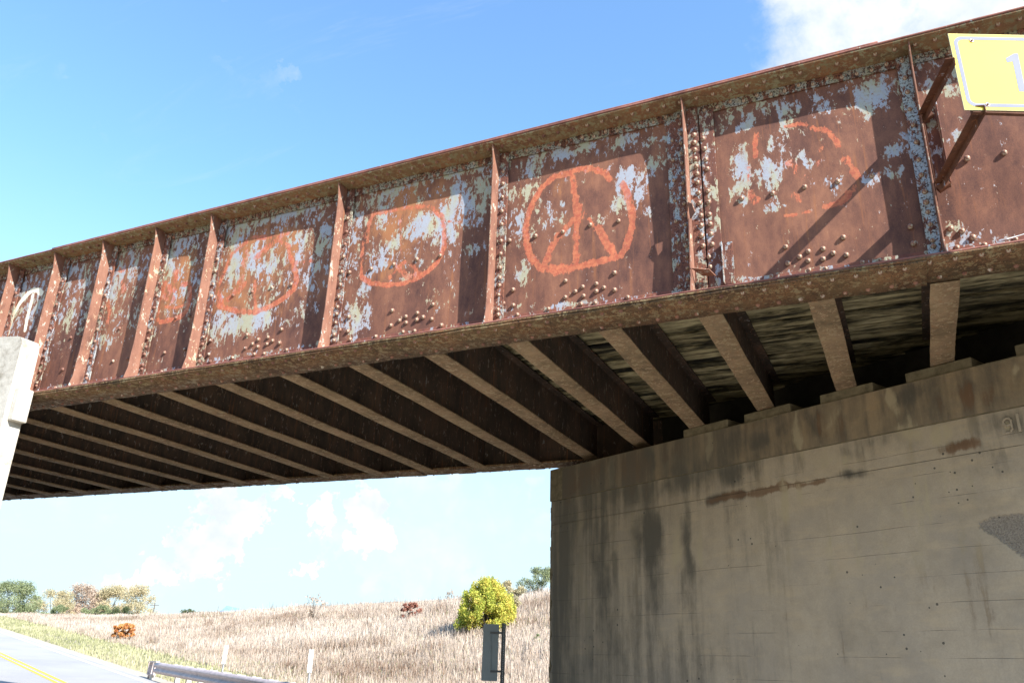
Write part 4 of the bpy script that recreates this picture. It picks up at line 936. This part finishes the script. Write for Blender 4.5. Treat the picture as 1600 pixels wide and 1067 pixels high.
# ------------------------------------------------------------------ vegetation
def ground_at(x, y): return float(zterr(x*U[0]+y*U[1], x*N[0]+y*N[1]))
def hit(px, py, dmin=8, dmax=320):
    """walk a sight line until it meets the ground"""
    d = ray(px, py); d = d/np.hypot(d[0], d[1]); t = dmin
    while t < dmax:
        p = d*t
        if p[2] < ground_at(p[0], p[1]): return p
        t += .1 if t < 60 else .4
    return None
def along(px, dist):
    lo, hi = 700, 1060
    d = ray(px, 960); d = d/np.hypot(d[0], d[1]); p = d*dist; p[2] = ground_at(p[0], p[1]); return p
def leaves(centres, radii, n, size, mat, flat=1.0, seed=0):
    r = np.random.default_rng(seed); centres = np.array(centres); radii = np.array(radii)
    pr = radii**2; idx = r.choice(len(centres), n, p=pr/pr.sum())
    d = r.normal(size=(n, 3)); d /= np.linalg.norm(d, axis=1)[:, None]
    rad = radii[idx]*(r.uniform(0, 1, n)**.45)
    c = centres[idx]+d*rad[:, None]*np.array([1, 1, flat])
    a = r.normal(size=(n, 3)); a /= np.linalg.norm(a, axis=1)[:, None]
    b = np.cross(a, r.normal(size=(n, 3))); b /= np.linalg.norm(b, axis=1)[:, None]
    s = size*r.uniform(.6, 1.4, n)[:, None]
    V = np.stack([c-a*s, c+b*s*.55, c+a*s, c-b*s*.55], 1)
    tint = np.clip(.5+.28*r.normal(size=n)+.2*np.sin(idx*2.4), 0, 1)
    return V, tint
def plant(name, base, h, wdt, label, cat, mat, n=3500, size=None, seed=0, trunk=True, bare=.12, group=None, clumps=26, dens=1, limbs=9, flat=.8, twiggy=False, crown_lo=.25, taper=0, puff=1.0, bushy=False):
    r = random.Random(seed); base = np.array(base, float)
    t = empty(name, tuple(base), label, cat, group)
    size = size or h*.03
    cs = []; rs = []; mb = MB()
    tr = h*.022
    fork = base+fz*h*crown_lo
    mb.tube(base-fz*.3, fork, tr*1.3, tr, 7)
    for k in range(clumps):
        an = r.uniform(0, 2*math.pi); zz = crown_lo+(1-crown_lo)*(r.random()**.8); env = math.sin(math.pi*min(1, max(.05, (zz-crown_lo*.6)/(1.08-crown_lo*.6))))**.6
        if bushy: zz = crown_lo+(1-crown_lo)*r.random()**1.15; env = 1.0 if zz < .55 else max(.2, 1-((zz-.55)/.45)**2*.8)
        rad = wdt/2*env*math.sqrt(r.uniform(.05, 1))*.9
        rad *= (1-taper*zz); c = base+np.array([math.cos(an)*rad, math.sin(an)*rad, h*zz*.93]); cs.append(c); rs.append(min(h, wdt)*r.uniform(.08, .17)*puff*(1.3 if twiggy else 1))
        if k < limbs or twiggy:
            st = base+fz*h*r.uniform(crown_lo*.5, crown_lo) if not twiggy else base
            md = (st+c)/2+np.array([r.uniform(-1, 1)*.04*h, r.uniform(-1, 1)*.04*h, .04*h])
            q = tr*(.6 if not twiggy else .35); mb.tube(st, md, q, q*.6, 5); mb.tube(md, c, q*.6, q*.15, 5)
            if twiggy:
                for _ in range(5):
                    e_ = c+np.array([r.uniform(-1, 1), r.uniform(-1, 1), r.uniform(0, 1.3)])*h*.12; mb.tube(md+(c-md)*r.uniform(.2, .9), e_, q*.3, q*.1, 4)
    part('trunk', mb, M['bark'], t, True)
    V, ti = leaves(cs, rs, n, size, mat, flat, seed)
    obj('crown', soup('crown', V, mat, ti, 4), t)
    return t
def hgt(px, py, base):     # height of something standing at base whose top shows at py
    d = ray(px, py); d = d/np.hypot(d[0], d[1]); dist = np.hypot(base[0], base[1]); return d[2]*dist-base[2]
# distant farm trees
def tree_at(name, px, ytop, wpx, dist, label, mat, seed, n=4500, cat='tree', crown_lo=.22, group=None, **k):
    b = along(px, dist); b[2] = min(b[2], b[2]); h = hgt(px, ytop, b); wdt = wpx*dist/1420
    return plant(name, b, h, wdt, label, cat, mat, n, max(h*.017, .11) if 'size' not in k else k.pop('size'), seed, crown_lo=crown_lo, group=group, clumps=k.pop('clumps', 34), puff=1.2, taper=.3, **k)
tree_at('broadleaf_tree', 14, 906, 96, 250, 'large green tree at the far left edge beyond the road', M['leaf_green'], 1, 16000, clumps=75, crown_lo=.08)
tree_at('autumn_tree', 84, 921, 84, 262, 'yellow-green autumn tree, leftmost of the distant row', M['leaf_gold'], 2, 11000, clumps=44, crown_lo=.1)
tree_at('autumn_tree', 128, 911, 84, 270, 'tan brown autumn tree, widest of the distant row', M['leaf_brown'], 3, 11000, clumps=44, crown_lo=.12)
tree_at('autumn_tree', 172, 914, 56, 266, 'slim golden autumn tree behind the round green bushes', M['leaf_gold'], 4, 7000, crown_lo=.15)
tree_at('autumn_tree', 212, 915, 66, 262, 'pale golden autumn tree with sky through it, rightmost of the distant row', M['leaf_gold'], 5, 7000, crown_lo=.2)
tree_at('round_bush', 92, 945, 60, 240, 'light green bush below the yellow-green autumn tree', M['leaf_green'], 6, 8000, 'bush', crown_lo=.02)
tree_at('round_bush', 152, 944, 60, 236, 'round mid-green bush in front of the tan autumn tree', M['leaf_green'], 7, 9000, 'bush', crown_lo=.02)
tree_at('round_bush', 190, 948, 48, 236, 'dark green round bush left of the pale golden tree', M['leaf_deep'], 8, 8000, 'bush', crown_lo=.02)
tree_at('evergreen_bush', 295, 949, 50, 150, 'low dark green bush alone on the crest between tree row and blue roof', M['leaf_deep'], 9, 3000, 'bush', crown_lo=.02)
tree_at('evergreen_bush', 316, 957, 24, 150, 'small dark green bush right beside the low crest bush', M['leaf_deep'], 19, 1200, 'bush', crown_lo=.02)
# plants on the embankment
def on_hill(name, px, ybase, ytop, wpx, label, mat, seed, n, cat, size, **k):
    b = hit(px, ybase)
    if b is None: b = along(px, 45)
    dist = np.hypot(b[0], b[1]); h = hgt(px, ytop, b)
    return plant(name, b, h, wpx*dist/1400, label, cat, mat, n, size, seed, **k)
on_hill('sapling_tree', 760, 984, 903, 112, 'bright yellow-green leafy sapling on the dry grass bank', M['leaf_yellow'], 21, 40000, 'tree', .030, crown_lo=.04, clumps=230, flat=1.5, limbs=30, taper=.25, puff=.62, bushy=True)
on_hill('red_shrub', 640, 969, 940, 42, 'dull red shrub on the bank left of the yellow sapling', M['leaf_red'], 22, 5000, 'shrub', .03, crown_lo=.05, clumps=50, puff=.8)
on_hill('orange_shrub', 192, 1000, 972, 38, 'small orange-red shrub on the green grass near the road', M['leaf_orange'], 23, 7000, 'shrub', .04, crown_lo=.05, clumps=60, puff=.8)
on_hill('yellow_shrub', 796, 955, 906, 56, 'thin golden shrub just right behind the yellow sapling', M['leaf_gold'], 24, 5000, 'shrub', .03, crown_lo=.1, clumps=24)
on_hill('crest_shrub', 842, 932, 886, 80, 'grey-green twiggy shrub on the crest touching the abutment edge', M['leaf_green'], 25, 5000, 'shrub', .032, crown_lo=.1, twiggy=True, clumps=28)
on_hill('bare_shrub', 490, 953, 926, 40, 'bare thin-twigged shrub on the crest above the guardrail posts', M['leaf_brown'], 26, 160, 'shrub', .06, crown_lo=.1, twiggy=True, clumps=18)
on_hill('bare_shrub', 705, 943, 920, 22, 'small bare shrub on the crest between red shrub and yellow sapling', M['leaf_brown'], 27, 160, 'shrub', .04, crown_lo=.1, twiggy=True, clumps=12)
on_hill('green_weed', 838, 1008, 990, 14, 'small green weed in the dry grass near the abutment edge', M['leaf_green'], 28, 300, 'weed', .03, crown_lo=.1, clumps=10)

# grass
def blades(name, n, smin, smax, amin, amax, h0, h1, wd0, mat, label, cat='grass', seed=0, power=2.2, clumpy=True, tintshift=0):
    r = np.random.default_rng(seed)
    u_ = r.uniform(0, 1, n); s = smin + (smax-smin)*u_**power; a = r.uniform(amin, amax, n)
    if clumpy:
        s += r.normal(0, .05, n); 
    P_ = P3(s, a); dist = np.hypot(P_[:, 0], P_[:, 1])
    patch = .5+.5*np.sin(s*.9+np.sin(a*1.3)*2)*np.sin(a*.8+np.sin(s*.5)*2)
    patch2 = .5+.5*np.sin(s*.23+a*.41)*np.sin(a*.33-s*.11)
    h = (h0+(h1-h0)*r.uniform(0, 1, n)**1.5)*(.65+.5*patch)*(.75+.45*patch2)
    wd = wd0*(1+dist/28)*r.uniform(.6, 1.4, n)
    ang = r.uniform(0, 2*np.pi, n); dirv = np.stack([np.cos(ang), np.sin(ang), np.zeros(n)], 1)
    lean = r.normal(0, .22, (n, 2)); tip = P_+np.stack([lean[:, 0]*h, lean[:, 1]*h, h], 1)
    base = P_-np.array([0, 0, .05])
    V = np.stack([base-dirv*wd[:, None], base+dirv*wd[:, None], tip+dirv*wd[:, None]*.55, tip-dirv*wd[:, None]*.3], 1)
    band = np.sin(a*.9+np.sin(s*.21)*2.2+s*.05)*np.sin(s*.37+a*.2)
    tint = np.clip(.56+.20*r.normal(size=n)+.40*(patch2-.5)-.28*(patch > .88)-.30*np.clip(band-.35, 0, 1)*1.5+tintshift, 0, 1)
    o = obj(name, soup(name, V, mat, tint, 4)); tag(o, label, cat, kind='stuff'); return o
blades('dry_grass', 480000, 9, 130, 10.8, 29.5, .12, .36, .0048, M['dry_grass'], 'tall pale dry grass covering the embankment slope', seed=1, power=1.7)
blades('verge_grass', 60000, 14, 170, 8.3, 12.4, .05, .16, .010, M['green_grass'], 'short green and straw grass along the road verge', seed=2, power=1.5)
blades('crest_grass', 40000, 50, 200, 15, 27, .08, .26, .008, M['green_grass'], 'yellow-green grass toward the far end of the bank', seed=3, power=1.1)
blades('green_weeds', 26000, 12, 120, 12.5, 27, .06, .22, .007, M['green_grass'], 'thin green growth low between the dry stalks', seed=5, power=1.5)
blades('weed_grass', 6000, 10, 60, 12.8, 29, .3, .6, .004, M['dry_grass'], 'taller brown seed stalks sticking out of the dry grass', seed=4, power=1.6, tintshift=-.35)

# ------------------------------------------------------------------ far buildings and pole
b = along(362, 175); b[2] = zterr(0, 0)*0 + b[2]
hb = hgt(362, 948, b)
hs = empty('farm_building', tuple(b), 'pale blue gabled metal roof just showing above the bank crest', 'building')
wv_ = 15*175/1420*.95
part('wall', MB().box(b+fz*(hb*.25), (wv_, 4, hb*.25+1), (hd, hn, fz)), M['siding'], hs)
pr = [b-hd*wv_*1.08+hn*4.2+fz*hb*.5, b+hd*wv_*1.08+hn*4.2+fz*hb*.5, b+hd*.2+hn*4.2+fz*hb*1.0]
part('roof', MB().prism(pr, -hn*8.4), M['roof_blue'], hs)
b2 = along(255, 230); h2 = hgt(255, 961.5, b2)
if h2 > .3:
    hs2 = empty('farm_shed', tuple(b2), 'small pale grey shed roof low on the crest beside the utility pole', 'building')
    part('wall', MB().box(b2+fz*(h2*.3), (1.6, 3, h2*.3), (hd, hn, fz)), M['siding'], hs2)
    part('roof', MB().prism([b2-hd*2.0+hn*3+fz*h2*.6, b2+hd*2.0+hn*3+fz*h2*.6, b2+fz*h2], -hn*6), M['roof_blue'], hs2)
b3 = along(239, 240); h3 = hgt(239, 941, b3)
up_ = empty('utility_pole', tuple(b3), 'thin wooden utility pole standing on the crest right of the tree row', 'pole')
part('pole', MB().tube(b3-fz*.5, b3+fz*h3, .16, .11, 6), M['bark'], up_)
part('crossarm', bar(MB(), b3-hd*1.1+fz*(h3-.6), b3+hd*1.1+fz*(h3-.6), .12, .14), M['bark'], up_)
